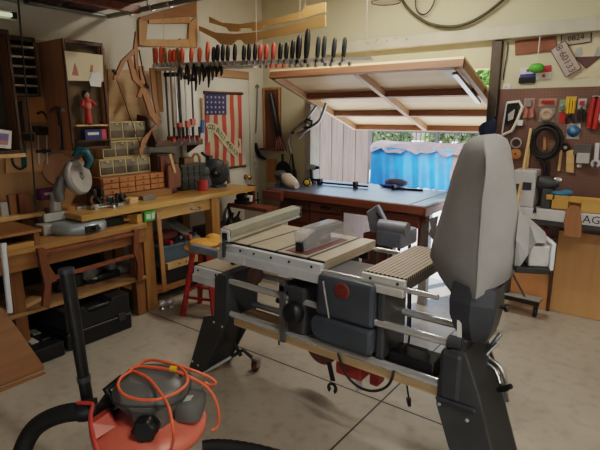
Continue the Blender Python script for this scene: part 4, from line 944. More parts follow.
# right end of the oak bench: shelf with small parts
S('parts_shelf', 'grey-brown low shelf box on the floor beside the oak bench legs', 'box', MB().bx(-3.78, -3.42, 3.20, 3.58, 0, .50), plain('shelf_box', (.16, .12, .09), .6, 0, .3, 6), None, .006)
for i, (px_, py_, rr, mm, lab) in enumerate(((232, 203, .05, CHROME, 'shiny metal engine part under the right end of the oak bench'), (241, 199, .06, BLACK, 'black round engine part under the right end of the oak bench'), (236, 211, .05, BRN_Z, 'brown wooden knob piece in front of the engine parts'), (227, 214, .05, DARKBIT, 'dark metal lump beside the bench leg'), (246, 212, .05, MEDGREY, 'grey metal lump at the end of the shelf box'))):
    p = W(px_, py_, X=-3.52); zz = .50; x = -3.60 if i < 2 else -3.47
    y = min(max(p.y-(.0 if i < 2 else .0), 3.25), 3.53)
    t = T('engine_part' if i != 2 else 'wooden_finial', lab, 'machine part' if i != 2 else 'knob')
    h = .16 if i < 2 else .09
    MB().lathe([(rr*.7, 0), (rr, h*.3), (rr*.8, h*.6), (rr*.4, h)], (x, y, zz), n=16).build('body', mm, t)
    MB().rod((x, y, zz+h-.01), (x+.02, y+.02, zz+h+.05), .012).build('stem', DARKBIT, t)
S('wood_offcut', 'stack of tan offcuts beside the oak bench leg', 'offcuts', MB().box((-3.30, 3.30, .03), (.12, .3, .06)).box((-3.30, 3.30, .085), (.1, .26, .05), rotz(.1)), TAN, None, .003)
S('wood_strip', 'tan wooden strip leaning beside the middle post of the left benches', 'slat', MB().bar(W(158, 213, X=-3.285), W(165, 292, X=-3.23), .04, .014, (1, 0, 0)), TANZ, None, .002)
# ================================================================== RED STOOL
sl = T('wooden_stool', 'red painted wooden stool under the left end of the machine', 'stool')
sx, sy, sz = -2.94, 2.60, .565
MB().lathe([(.11, -.03), (.155, -.026), (.165, -.012), (.16, 0), (.0, .004)], (sx, sy, sz), n=28).build('seat', OAK_Y, sl)
ft_ = {}
for a_ in range(4):
    th = PI/4+a_*PI/2+.35; top = V((sx+.09*math.cos(th), sy+.09*math.sin(th), sz-.025)); bot = V((sx+.20*math.cos(th), sy+.20*math.sin(th), 0)); ft_[a_] = (top, bot)
    MB().bar(bot, top, .036, .036, (math.cos(th), math.sin(th), 0)).build('leg', REDP, sl, .003)
for a_ in range(4):
    for q in (.28, .52):
        if (a_ % 2 == 0) == (q > .4): q += .08
        p1 = ft_[a_][1].lerp(ft_[a_][0], q); p2 = ft_[(a_+1) % 4][1].lerp(ft_[(a_+1) % 4][0], q); MB().rod(p1, p2, .012, 8).build('rung', REDP, sl)
mb = MB().ell((sx+.02, sy-.02, sz+.03), (.14, .10, .032)).ell((sx+.03, sy+.08, sz+.045), (.08, .06, .045)).ell((sx+.08, sy+.04, sz+.035), (.07, .09, .035))
S('leather_gloves', 'pair of yellow-orange leather gloves lying on the red stool', 'gloves', mb, plain('leather_orange', (.62, .30, .06), .7, 0, .2, 12, .2))
# ================================================================== GARAGE WALL, LEFT OF THE OPENING
YG = GW-.012
t = T('tool_board', 'tan framed tool board hung on the wall left of the opening', 'tool board')
a, b = W(262.5, 88, Y=YG), W(281, 150, Y=YG)
MB().bx(-3.835, b.x, GW-.02, GW, b.z, a.z).build('backboard', wood('board_brown', (.13, .055, .035), (.2, .09, .055), 'z', .5), t)
MB().bx(-3.835, -3.81, GW-.03, GW-.02, b.z, a.z).bx(b.x-.022, b.x, GW-.03, GW-.02, b.z+.25, a.z).bx(-3.81, b.x-.022, GW-.03, GW-.02, a.z-.025, a.z).build('frame', TANZ, t, .002)
MB().bx(-3.835, W(286, 150, Y=YG).x, GW-.10, GW-.02, b.z-.005, b.z+.015).build('ledge', RED_X, t, .003)
S('black_tube', 'long black tube leaning on the tan framed tool board', 'tube', MB().tube([W(270.5, 94, Y=GW-.06), W(279, 136, Y=GW-.06)], [.032, .036], 14), BLACK)
mb = MB()
for i in range(9):
    q = -7+i*1.6; mb.tube([W(279, 134, Y=GW-.055), W(280+q*.6, 143, Y=GW-.055-.003*(i % 3)), W(281+q, 151, Y=GW-.055)], [.006, .008, .006], 6, i % 2)
mb.tube([W(279.5, 137, Y=GW-.055), (W(279.5, 137, Y=GW-.055).x, GW-.019, W(279.5, 137, Y=GW-.055).z)], .006, 6)
S('straw_bundle', 'red and white bristly bundle below the black tube', 'bundle', mb, [plain('bristle_red', (.22, .05, .05), .7), plain('bristle_pale', (.5, .38, .34), .7)])
t = T('hanging_rod', 'thin grey rod with a hooked end hanging on the left wall near the corner', 'rod')
MB().tube([W(257.5, 86, X=LW+.02), W(257, 110, X=LW+.02), W(256, 133, X=LW+.02)], .007, 6).build('rod', MEDGREY, t)
MB().tube([W(255.5, 87, X=LW+.02), W(257, 84.5, X=LW+.02), W(259, 87, X=LW+.02)], .009, 6).build('hook', MEDGREY, t)
S('sickle', 'black curved sickle hanging low on the left wall beside the light switch', 'sickle', MB().tube(smooth_path([W(256, 143, X=LW+.025), W(257, 150, X=LW+.025), W(260, 156, X=LW+.025), (-3.81, GW-.025, W(265, 159, Y=GW-.03).z)], 5), [.012+.012*math.sin(PI*min(1, i/15)) for i in range(16)], 8), BLACK)
S('wood_block', 'tan wooden board hanging below the tool board near the corner', 'board', MB().prism(wy([(267, 159), (276, 159), (276, 182), (267, 182)], GW-.012), (0, .0125, 0)), MDF2, None, .002)
fp = T('frying_pan', 'black round pan with an upright handle hanging left of the opening', 'pan')
c = W(283.5, 171, Y=GW-.03)
MB().lathe([(.0, -.0305), (.085, -.0305), (.115, .005), (.11, .006), (.08, -.02), (.0, -.02)], c, (0, -1, 0), 26).build('pan', BLACK, fp)
MB().bar(W(282.5, 164, Y=GW-.03), W(282.5, 154, Y=GW-.03), .022, .012, (0, 1, 0)).build('handle', BLACK, fp)
t = T('hanging_brush', 'black-handled brush hanging right of the black pan', 'brush')
MB().tube([W(292, 154, Y=GW-.03), W(294, 170, Y=GW-.03)], [.010, .013], 8).build('handle', BLACK, t)
MB().bar(W(294, 170, Y=GW-.03), W(295, 181, Y=GW-.03), .04, .025, (0, 1, 0)).build('bristles', DARKBIT, t)
# sprung swing arm of the garage door (grey steel)
ga = T('swing_arm', 'grey bent steel swing arm with a black grip at the left of the garage opening', 'door arm')
YA = GW-.08
MB().rod(W(290, 133, Y=YA+.02), (W(290, 133, Y=YA+.02).x, GW+.002, W(290, 133, Y=YA+.02).z), .012, 8).build('pivot_pin', DKGREY, ga)
MB().tube(smooth_path([W(326, 103, Y=YA), W(323, 112, Y=YA), W(318, 122, Y=YA), W(306, 129, Y=YA), W(297, 133, Y=YA)], 4), .016, 10).build('arm_tube', STEEL, ga)
MB().tube([W(317, 105, Y=YA+.02), W(306, 119, Y=YA+.02), W(296, 127, Y=YA+.02), W(290, 133, Y=YA+.02), W(288.5, 143, Y=YA+.02), W(291, 152, Y=YA+.02)], .014, 10).build('arm_tube', STEEL, ga)
MB().tube([W(305, 123, Y=YA-.02), W(307, 119, Y=YA-.02), W(312, 121, Y=YA-.02), W(311, 127, Y=YA-.02), W(304, 128, Y=YA-.02)], .012, 8).build('grip', BLACK, ga)
MB().prism(wy([(297, 130), (306, 124), (309, 129), (303, 134), (299, 139), (297, 136)], YA), (0, .03, 0)).build('bracket', LTGREY, ga, .003)
S('hanging_string', 'thin dark wire dangling below the swing arm', 'wire', MB().tube(smooth_path([W(289, 150, Y=GW-.03), W(290.5, 158, Y=GW-.03), W(289, 166, Y=GW-.03)], 4), .004, 5), BLACK)
# ================================================================== OUTFEED WORKBENCH IN THE OPENING
OX0, OX1, OY0, OY1, OZ = -3.20, -1.54, 3.71, 4.60, .88
ob = T('outfeed_workbench', 'mahogany workbench with a dark blue-grey top standing in the garage opening', 'workbench')
topm = plain('slate_top', (.10, .125, .17), .34, 0, .3, 6)
MB().bx(OX0, OX1-.14, OY0, OY1, OZ-.02, OZ).bx(OX1-.128, OX1, OY0, OY1, OZ-.02, OZ).build('bench_top', topm, ob, .002)
MB().bx(OX0-.015, OX1, OY0-.022, OY0-.001, OZ-.07, OZ-.003).bx(OX0-.015, OX1, OY1, OY1+.02, OZ-.07, OZ-.003).bx(OX0-.02, OX0-.001, OY0, OY1, OZ-.07, OZ-.003).bx(OX1-.14, OX1+.012, OY0+.001, OY1, OZ-.085, OZ-.021).build('edging', RED_X, ob, .003)
# body cabinet
MB().bx(-3.12, -2.36, 3.80, 4.55, .10, OZ-.022).build('carcass', RED_XZ, ob, .003)
MB().bx(-3.12, -2.36, 3.84, 4.55, .0, .10).build('plinth', DKW_Z, ob)
for i, (z0, z1) in enumerate(((.70, .78), (.565, .685), (.43, .55), (.14, .415))):
    for j in range(2):
        xa = -3.10+j*.37; dd = MB().bx(xa, xa+.355, 3.782, 3.80, z0, z1).build('drawer', RED_X, ob, .003)
        MB().bx(xa+.12, xa+.235, 3.766, 3.782, (z0+z1)/2-.01, (z0+z1)/2+.01).build('pull', BLACK if i else DARKBIT, dd, .003)
for x in (-1.92, -1.60):
    for y in (3.80, 4.48): MB().bx(x, x+.07, y, y+.07, 0, OZ-.086 if x > -1.7 else OZ-.023).build('leg', RED_XZ if x < -1.7 else STEEL, ob, .003)
MB().bx(-2.36, -1.55, 3.79, 3.815, OZ-.16, OZ-.022).build('apron', RED_X, ob, .003)
MB().bx(-1.90, -1.60, 3.735, 3.79, OZ-.20, OZ-.086).build('vise_jaw', RED_X, ob, .006)
MB().bx(OX0-.015, OX0+.22, OY0-.07, OY0-.024, OZ-.10, OZ-.012).build('front_jaw', RED_X, ob, .005)
# under the bench: folded board + pale panel
S('leaning_board', 'brown triangular board standing under the right half of the outfeed workbench', 'board', MB().prism([(-2.28, 4.0, 0), (-1.98, 4.0, 0), (-2.0, 4.0, .60), (-2.26, 4.0, .50)], (0, .02, 0)), RED_XZ, None, .003)
S('cardboard_box', 'pale cardboard box on the floor between the two workbenches', 'box', MB().bx(-3.28, -2.86, 3.44, 3.60, 0, .70), plain('pale_card', (.55, .52, .48), .75, 0, .08, 5), None, .004)
S('wood_board', 'red-brown board lying on the pale cardboard box', 'board', MB().bx(-3.48, -2.98, 3.43, 3.60, .70, .735), RED_X, None, .003)
t = T('belt_sander', 'black belt sander lying on the board between the benches', 'sander')
MB().ell((-3.36, 3.51, .80), (.085, .05, .05)).build('body', BLACK, t); MB().box((-3.36, 3.51, .755), (.17, .08, .04)).build('platen', DARKBIT, t, .004); MB().tube([(-3.29, 3.51, .81), (-3.25, 3.51, .82), (-3.26, 3.51, .77)], .018, 8).build('handle', PAPER, t)
# things on the outfeed bench
od = T('orbital_sander', 'grey palm sander with a beige dust bag on the left end of the outfeed workbench', 'sander')
p = W(281, 180, Y=3.90)
MB().ell((p.x-.02, 3.92, OZ+.11), (.075, .065, .055)).lathe([(.06, 0), (.062, .015), (.05, .02), (.045, .09)], (p.x-.02, 3.92, OZ), n=20).build('body', CHAR, od)
MB().tube([(p.x+.03, 3.91, OZ+.10), (p.x+.10, 3.88, OZ+.085), (p.x+.20, 3.84, OZ+.05), (p.x+.27, 3.82, OZ+.035)], [.035, .065, .06, .03], 12).build('dust_bag', plain('bag_beige', (.48, .40, .33), .85, 0, .1, 8), od)
tm = T('tape_measure', 'yellow and black tape measure on the outfeed workbench', 'tape measure')
p = W(307, 186, Z=OZ)
MB().lathe([(.03, -.022), (.04, -.018), (.04, .018), (.03, .022)], (p.x, p.y, OZ+.041), (.45, -.85, 0), 20).build('case', BLACK, tm)
MB().lathe([(.026, .0225), (.026, .026), (.012, .028)], (p.x, p.y, OZ+.041), (.45, -.85, 0), 18).build('face', YEL, tm)
MB().box((p.x+.02, p.y+.01, OZ+.02), (.05, .035, .04), rotz(.5)).build('base', YEL, tm, .004)
dl = T('cordless_drill', 'cordless drill standing upright on its battery on the outfeed workbench', 'drill')
p = W(312, 183, Z=OZ); o = V((p.x, p.y, OZ))
MB().box(o+V((0, 0, .022)), (.075, .06, .044)).build('battery', BLACK, dl, .006)
MB().tube([o+V((0, 0, .04)), o+V((-.005, 0, .09)), o+V((-.012, 0, .15))], [.02, .019, .023], 10).build('handle', CHAR, dl)
MB().tube([o+V((-.06, 0, .165)), o+V((-.02, 0, .172)), o+V((.04, 0, .172)), o+V((.055, 0, .172))], [.026, .032, .03, .024], 12).build('body', LTGREY, dl)
MB().tube([o+V((.055, 0, .172)), o+V((.085, 0, .172)), o+V((.10, 0, .172))], [.018, .016, .008], 10).build('chuck', BLACK, dl)
cl = T('bar_clamp', 'dark bar clamp lying along the far edge of the outfeed workbench', 'clamp')
a, b = W(320, 182.5, Z=OZ+.02), W(368, 186.5, Z=OZ+.02)
MB().rod(a, b, .010).build('bar', BLACK, cl); MB().box(a+V((0, 0, .012)), (.04, .06, .06)).box(a.lerp(b, .75)+V((0, 0, .012)), (.035, .06, .06)).build('jaw', DARKBIT, cl, .004); MB().rod(a+V((0, 0, .02)), a+V((-.09, -.02, .03)), .012).build('handle', BLACK, cl)
p = W(394, 184, Z=OZ+.03)
S('grey_pouch', 'dark grey tool pouch lying near the right end of the outfeed workbench', 'pouch', MB().ell((p.x, p.y+.05, OZ+.04), (.13, .09, .042)), plain('pouch_grey', (.10, .11, .16), .8, 0, .2, 10), None)
p = W(392, 187, Z=OZ)
S('blue_rag', 'crumpled blue rag in front of the grey tool pouch', 'rag', MB().ell((p.x-.02, p.y-.04, OZ+.015), (.10, .045, .016)).ell((p.x+.06, p.y-.03, OZ+.012), (.06, .04, .013)), plain('rag_navy', (.03, .08, .35), .85, 0, .2, 10))
p = W(411, 188, Z=OZ); p.y = min(p.y, 4.42); p.x = min(p.x, -1.85)
t = T('hand_clamp', 'dark clamp lying at the right rear corner of the outfeed workbench', 'clamp')
MB().rod((p.x-.10, p.y, OZ+.0088), (p.x+.18, p.y+.06, OZ+.0088), .009).build('bar', BLACK, t); MB().box((p.x-.10, p.y, OZ+.022), (.03, .06, .044)).build('jaw', DARKBIT, t, .003)
# floor machine between the bench and the saw
pm = T('planer', 'grey portable planer with a folded infeed table on a stand behind the saw table', 'planer')
YP = 3.25
a = W(397, 232, Y=YP)
MB().box((a.x, YP, a.z-.03), (.22, .26, .12)).build('body', plain('planer_grey', (.20, .23, .30), .4, .2), pm, .02)
MB().rod((a.x-.10, YP-.08, a.z+.05), (a.x+.12, YP-.08, a.z+.05), .05, 16).build('roller_cover', plain('planer_light', (.24, .26, .31), .4, .2), pm)
b1, b2 = W(374, 222, Y=YP), W(383, 206, Y=YP)
MB().prism([W(366, 212, Y=YP), W(377, 205, Y=YP), W(387, 224, Y=YP), W(383, 234, Y=YP), W(370, 232, Y=YP)], (0, .04, 0)).build('folded_table', plain('planer_table', (.28, .30, .37), .4, .3), pm, .006)
MB().tube([W(377, 212, Y=YP-.03), W(382, 220, Y=YP-.03), W(381, 228, Y=YP-.03)], .012, 8).build('crank', BLACK, pm)
for dx_ in (-.16, .09):
    for dy_ in (-.09, .09): MB().rod((a.x+dx_, YP+dy_, 0), (a.x+dx_*.7, YP+dy_, a.z-.085), .014, 8).build('leg', DKGREY, pm)
# ================================================================== COMBINATION WOODWORKING MACHINE
YF_, YR_ = 1.88, 2.07
wm = T('woodworking_machine', 'dark grey combination woodworking machine on two long pairs of steel tubes', 'machine')
for y in (YF_, YR_):
    MB().rod((-1.94, y, .675), (-.60, y, .675), .0185, 16).build('way_tube', CHROME, wm)
    MB().rod((-1.94, y, .478), (-.62, y, .478), .0205, 16).build('bench_tube', CHROME, wm)
MB().bx(-1.90, -.66, YF_+.022, YR_-.022, .435, .46).bx(-1.90, -.66, YF_+.0, YF_+.021, .412, .455).build('storage_board', wood('storage_board_wood', (.52, .35, .18), (.64, .46, .27), 'x', .55), wm, .002)
# left stand
def stand(sgn, xi, name_lab):
    """sgn -1 left (flares to -x), +1 right"""
    f = lambda dx: xi+sgn*dx
    st = MB()
    for y in (YF_-.03, YR_+.035):
        pr_ = [(f(-.02), .70), (f(.075), .70), (f(.085), .62), (f(.10), .45), (f(.19), .42) if sgn < 0 else (f(.13), .42), (f(.35), .03), (f(.235), .03), (f(.075), .30), (f(.0), .44)] if sgn < 0 else [(f(-.045), .52), (f(.0), .665), (f(.06), .665), (f(.12), .52), (f(.19), .30), (f(.28), .03), (f(.13), .03), (f(.02), .22), (f(-.045), .40)]
        st.prism([(x, y-.008, z) for x, z in pr_], (0, .016, 0))
    o = st.build('stand_plate', CHAR, wm, .004)
    # web closing the side between front and rear plates
    if sgn < 0: q = [(f(.03), .655), (f(.035), .45), (f(.24), .03), (f(.26), .03), (f(.06), .45), (f(.05), .655)]
    else: q = [(f(.055), .66), (f(.115), .52), (f(.275), .03), (f(.26), .03), (f(.10), .52), (f(.04), .66)]
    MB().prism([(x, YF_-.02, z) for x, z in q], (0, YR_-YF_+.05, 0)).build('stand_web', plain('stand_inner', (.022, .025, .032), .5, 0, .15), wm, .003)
    if sgn < 0: MB().bx(-1.99, -1.915, YF_-.035, YR_+.035, .445, .715).build('end_casting', DKGREY, wm, .01)
    else: MB().bx(-.662, -.565, YF_-.045, YR_+.035, .43, .655).build('end_casting', DKGREY, wm, .02)
    if sgn > 0: MB().bx(-.665, -.50, YF_-.05, YF_-.038, .425, .44).build('casting_rib', DKGREY, wm, .004)
    for (dx, z) in ((.10, .41), (.03, .40), (.26, .08), (.31, .09)) if sgn < 0 else ((-.03, .405), (.09, .375), (.055, .20), (.155, .165)):
        MB().lathe([(.008, 0), (.008, .004), (.0, .006)], (f(dx), YF_-.038, z), (0, -1, 0), 10).build('bolt', LTGREY, o)
stand(-1, -1.925, 'left'); stand(1, -.62, 'right')
# lift mechanism and casters on the left stand
MB().rod(W(207, 371, Y=1.90), W(231, 357, Y=2.0), .009, 10).build('lift_rod', ALU, wm)
MB().tube([W(231, 357, Y=2.02), W(243, 350, Y=2.06), (-1.96, 2.09, .10)], .012, 8).bar(W(234, 342, Y=2.05), W(241, 356, Y=2.05), .02, .012).build('lift_arm', CHAR, wm)
def caster(x, y):
    cs = MB().bx(x-.028, x+.028, y-.016, y+.016, .068, .085).bx(x-.026, x-.02, y-.016, y+.016, .03, .07).bx(x+.02, x+.026, y-.016, y+.016, .03, .07).build('caster', STEEL, wm)
    MB().lathe([(.03, -.013), (.034, -.009), (.034, .009), (.03, .013)], (x, y, .034), (1, 0, 0), 20).build('wheel', plain('caster_red', (.16, .05, .04), .4), cs)
caster(-1.955, 2.12); caster(-2.19, 2.12)
caster(-.40, 2.12)
# headstock
HX0, HX1 = -1.32, -.985
hs = MB()
hs.prism([(x, 1.835, z) for x, z in ((HX0+.035, .512), (HX0-.005, .55), (HX0-.01, .61), (HX0+.02, .645), (HX1+.005, .645), (HX1+.005, .52), (HX1-.03, .506), (HX0+.08, .506))], (0, .34, 0))
hs.build('motor_pan', BLUEGREY, wm, .022)
MB().prism([(x, 1.84, z) for x, z in ((HX0+.02, .648), (HX0+.035, .86), (HX1+.005, .86), (HX1+.005, .648))], (0, .30, 0)).build('headstock', BLUEGREY, wm, .018)
MB().bx(HX1+.006, HX1+.05, 1.87, 2.10, .50, .85).build('quill_housing', CHAR, wm, .012)
ec = W(342, 291, Y=1.84)
em = MB().lathe([(.040, 0), (.040, .004), (.036, .005)], (ec.x, 1.84, ec.z), (0, -1, 0), 28).lathe([(.030, .0055), (.030, .0065)], (ec.x, 1.84, ec.z), (0, -1, 0), 26, 1)
em.bx(ec.x-.020, ec.x+.020, 1.832, 1.833, ec.z+.006, ec.z+.009, 0).bx(ec.x-.022, ec.x+.022, 1.832, 1.833, ec.z-.005, ec.z-.002, 0).bx(ec.x-.014, ec.x+.014, 1.832, 1.833, ec.z-.014, ec.z-.011, 0)
em.build('emblem', [plain('emblem_red', (.22, .05, .04), .4), plain('emblem_dark', (.15, .03, .025), .45)], wm, label='round red badge')
MB().tube([W(323, 281, Y=1.81), W(326, 300, Y=1.80), W(329, 318, Y=1.80)], .006, 8).build('quill_lever', STEEL, wm)
mbolt = MB().bx(HX0+.06, HX1-.06, 1.812, 1.816, .50, .505)
# carriage left of the headstock
MB().bx(-1.53, -1.495, 1.845, 1.862, .43, .77).bx(-1.53, -1.495, 1.845, 2.11, .71, .75).build('carriage', plain('carriage_grey', (.16, .17, .18), .4, .5), wm, .004)
MB().bx(-1.49, -1.375, 1.86, 2.08, .50, .75).build('carriage_block', CHAR, wm, .015)
MB().lathe([(.055, 0), (.06, .02), (.05, .05), (.03, .055)], (-1.43, 1.86, .62), (0, -1, 0), 18).build('speed_dial', BLACK, wm)
MB().tube([(-1.50, 1.95, .70), (-1.60, 1.95, .66), (-1.62, 1.95, .60)], .018, 8).build('power_cable', RUBBER, wm)
MB().lathe([(.045, 0), (.05, .02), (.04, .05)], (-1.80, 1.99, .70), (-1, 0, 0), 16).build('quill_knob', plain('knob_brown', (.22, .11, .08), .5), wm)
# main table with front rail, fence and guard
TX0, TX1, TY0, TY1, TZ = -1.985, -1.285, 1.905, 2.42, .905
tbm = MB(); xs = [TX0, -1.803, -1.783, -1.603, -1.583, -1.398, -1.376, TX1]
for i in range(0, len(xs), 2): tbm.bx(xs[i], xs[i+1], TY0, TY1, TZ-.025, TZ)
tbm.bx(TX0, TX1, TY0, TY1, TZ-.05, TZ-.026)
tt = tbm.build('saw_table', TABLE, wm, .002)
MB().bx(-1.555, -1.41, TY0+.03, TY0+.42, TZ, TZ+.0025).build('table_insert', plain('insert_red', (.15, .055, .05), .45), tt, label='dark red insert plate')
for x in (-1.7925, -1.5925, -1.3875): MB().bx(x-.0098, x+.0098, TY0+.002, TY1-.002, TZ-.0255, TZ-.002).build('mitre_slot', BLACK, tt)
MB().bx(TX0+.02, TX1-.02, TY0+.03, TY0+.05, TZ-.11, TZ-.051).bx(TX0+.02, TX1-.02, TY1-.05, TY1-.03, TZ-.11, TZ-.051).bx(-1.66, -1.36, TY0+.05, TY1-.05, TZ-.14, TZ-.051).build('table_frame', CHAR, wm, .004)
def rail(xa, xb, y1, zt, h, nm):
    return MB().prism([(xa, y, z) for y, z in ((y1, zt), (y1-.03, zt), (y1-.034, zt-.045*h), (y1-.046, zt-.055*h), (y1-.046, zt-.11*h), (y1, zt-.11*h))], (xb-xa, 0, 0)).build(nm, ALU, wm, .003)
rail(-1.985, -1.778, TY0-.004, .893, .86, 'front_rail'); rail(-1.772, -1.285, TY0-.004, .893, .86, 'front_rail')
MB().prism([(-2.235, y, z) for y, z in ((1.90, .845), (1.86, .845), (1.855, .805), (1.90, .805))], (.246, 0, 0)).build('rail_extension', plain('rail_grey', (.25, .28, .34), .4, .5), wm, .003)
for x in (-1.93, -1.82, -1.72, -1.60, -1.48, -1.34): MB().lathe([(.007, 0), (.007, .004)], (x, TY0-.035, .874), (0, -1, 0), 8).build('rail_screw', BLACK, wm)
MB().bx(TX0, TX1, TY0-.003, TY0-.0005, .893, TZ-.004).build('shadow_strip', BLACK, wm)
# chrome table tubes to the right
MB().rod((-1.29, 1.885, .858), (-.70, 1.885, .858), .0125, 14).build('table_tube', CHROME, wm)
MB().rod((-1.29, 2.40, .858), (-.80, 2.40, .858), .0125, 14).build('table_tube', CHROME, wm)
# fence
fa, fb_ = V((-1.925, 1.87, TZ)), V((-2.025, 2.64, TZ))
fdir = (fb_-fa).normalized(); fr = V((fdir.y, -fdir.x, 0))
def fq(a, s_, z): return fa+fdir*a+fr*s_+V((0, 0, z))
fl_ = (fb_-fa).length
fn = MB().prism([fq(0, s_, z) for s_, z in ((-.032, .006), (.032, .006), (.032, .016), (.026, .020), (.026, .034), (.032, .038), (.032, .075), (-.032, .085))], fdir*fl_).build('rip_fence', FENCE, wm, .002)
MB().prism([fq(-.004, s_, z) for s_, z in ((-.030, .008), (.030, .008), (.030, .070), (-.030, .080))], -fdir*.012).build('end_cap', ALU, fn, .004)
MB().box(fq(-.014, .0, .038), (.035, .012, .04)).build('cap_recess', BLACK, fn, .002)
MB().bar(fq(-.02, 0, .03), fq(-.03, 0, -.08), .02, .012, (1, 0, 0)).build('lock_lever', DKGREY, fn, .002)
MB().prism([fq(fl_, s_, z) for s_, z in ((-.032, .0), (.032, .0), (.032, .078), (-.032, .085))], fdir*.025).build('end_cap', BLACK, fn, .004)
# blade guard
GX = -1.485
gl = glass_mat('guard_clear', (.62, .64, .68), .22)
pro = [(1.97, TZ+.006), (1.965, TZ+.10), (2.05, TZ+.115), (2.28, TZ+.115), (2.42, TZ+.07), (2.46, TZ+.006)]
gd2 = MB()
for x in (GX-.034, GX+.034): gd2.prism([(x-.002, y, z) for y, z in pro], (.004, 0, 0))
for i in range(len(pro)-1): gd2.prism([(GX-.034, pro[i][0], pro[i][1]), (GX+.034, pro[i][0], pro[i][1]), (GX+.034, pro[i+1][0], pro[i+1][1]), (GX-.034, pro[i+1][0], pro[i+1][1])], (0, .002, .002))
bgd = gd2.build('blade_guard', gl, wm, recalc=True, label='clear plastic guard')
MB().prism([(GX-.006, y, z) for y, z in ((2.0, TZ+.004), (2.0, TZ+.05), (2.12, TZ+.09), (2.38, TZ+.085), (2.40, TZ+.07), (2.16, TZ+.045), (2.10, TZ+.004))], (.012, 0, 0)).build('splitter', CHAR, bgd)
MB().lathe([(.055, -.0015), (.055, .0015)], (GX, 2.2, TZ+.012), (1, 0, 0), 32).build('saw_blade', STEEL, bgd)
MB().bx(GX-.02, GX+.02, 1.955, 1.985, TZ+.003, TZ+.05).build('guard_bracket', BLACK, bgd, .003)
# left auxiliary table
ax_ = MB().bx(-2.20, -1.975, 1.885, 2.10, .702, .722).build('side_table', TABLE, wm, .003)
MB().bx(-2.195, -1.98, 1.895, 2.09, .61, .701).build('side_table_box', BLACK, wm, .003)
MB().prism([(-2.21, y, z) for y, z in ((1.884, .714), (1.868, .714), (1.864, .675), (1.85, .665), (1.85, .622), (1.884, .622))], (.235, 0, 0)).build('side_rail', ALU, wm, .003)
for x in (-2.17, -2.02): MB().lathe([(.007, 0), (.007, .004)], (x, 1.868, .695), (0, -1, 0), 8).build('rail_screw', BLACK, wm)
MB().lathe([(.014, 0), (.016, .012), (.0, .02)], (-2.03, 2.02, .722), n=12).build('table_knob', BLACK, wm)
MB().bx(-2.01, -1.975, 1.90, 2.09, .50, .61).build('table_bracket', CHAR, wm, .006)
# right extension table (perforated top)
RX0, RX1, RY0, RY1 = -1.065, -.855, 1.905, 2.46
MB().bx(RX0, RX1, RY0, RY1, .885, .902).build('extension_table', dots_mat('extension_top', (.42, .33, .26), (.035, .025, .02), .021, .32, 'xy', .5, .1), wm, .002)
MB().bx(RX0+.004, RX1-.004, RY0+.004, RY1-.004, .835, .884).build('extension_frame', CHAR, wm, .003)
MB().prism([(RX0-.004, y, z) for y, z in ((RY0-.001, .896), (RY0-.022, .896), (RY0-.025, .865), (RY0-.038, .855), (RY0-.038, .822), (RY0-.001, .822))], (RX1-RX0+.008, 0, 0)).build('extension_rail', plain('rail_white', (.62, .62, .61), .4, .45, .05), wm, .003)
for x in (RX0+.045, RX1-.03): MB().lathe([(.007, 0), (.007, .004)], (x, RY0-.022, .878), (0, -1, 0), 8).build('rail_screw', BLACK, wm)
MB().rod((RX0+.05, RY0+.03, .835), (RX0+.05, RY0+.03, .70), .011, 10).build('table_post', STEEL, wm)
# things on the far side / under the tubes
dc = W(321, 345, Y=2.2)
MB().lathe([(.118, -.006), (.118, .006)], (dc.x+.0, 2.2, dc.z), (.1, 1, 0), 36).lathe([(.02, .008), (.02, .05)], (dc.x, 2.2, dc.z), (.1, 1, 0), 14).build('sanding_disc', plain('disc_brown', (.20, .07, .06), .75, 0, .2, 20), wm)
# red clamp-like accessory under the storage board
ra = MB(); p = W(362, 355, Y=2.0)
ra.box((p.x-.02, 1.95, .365), (.15, .10, .07)).box((p.x+.11, 1.96, .375), (.05, .08, .11)).box((p.x+.045, 1.955, .385), (.10, .05, .03))
ra.build('red_accessory', plain('accessory_red', (.34, .045, .045), .45), wm, .012)
MB().rod((p.x+.015, 1.95, .345), (p.x+.015, 1.95, .25), .014, 12).build('accessory_post', LTGREY, wm)
for i, (px_, q) in enumerate(((275, 338), (279, 345))):
    p = W(px_, q, Y=1.895); p0 = W(px_-1, 318, Y=1.895); MB().rod(p, (p.x, p.y, .415), .004, 8).build('drill_bit', DARKBIT, wm)
p = W(328, 330, Y=1.86)
bkc = T('black_case', 'small black case lying on the wooden board between the steel tubes', 'case')
MB().bx(-.93, -.71, 1.912, 2.04, .4605, .535).build('body', BLACK, bkc, .008)
MB().tube([(-.88, 1.975, .53), (-.87, 1.975, .56), (-.77, 1.975, .56), (-.76, 1.975, .53)], .008, 8).build('handle', RUBBER, bkc)
# hanging open-end wrench
ow = T('open_end_wrench', 'black open-ended wrench hanging below the steel tubes', 'wrench')
a, b = W(329, 361, Y=1.855), W(333, 381, Y=1.855)
hw = MB().bar((a.x, 1.853, .412), b, .026, .008, (0, 1, 0)).build('shank', BLACK, ow, .002)
R_ = .026; cc_ = W(332.5, 388, Y=1.855); arc = []
for i in range(11): t_ = math.radians(-52+i*28.4); arc.append((cc_.x+R_*math.sin(t_-PI+0)*-1, cc_.z-R_*math.cos(t_-PI)*-1))
jaw_o = [(math.radians(a_)) for a_ in range(-55, 236, 29)]
outer = [(cc_.x+.029*math.cos(t_), cc_.z+.031*math.sin(t_)) for t_ in jaw_o]; inner = [(cc_.x+.014*math.cos(t_), cc_.z+.004+.014*math.sin(t_)) for t_ in jaw_o[::-1]]
MB().prism([(x, 1.849, z) for x, z in outer+inner], (0, .008, 0)).build('jaw', BLACK, ow, .0)
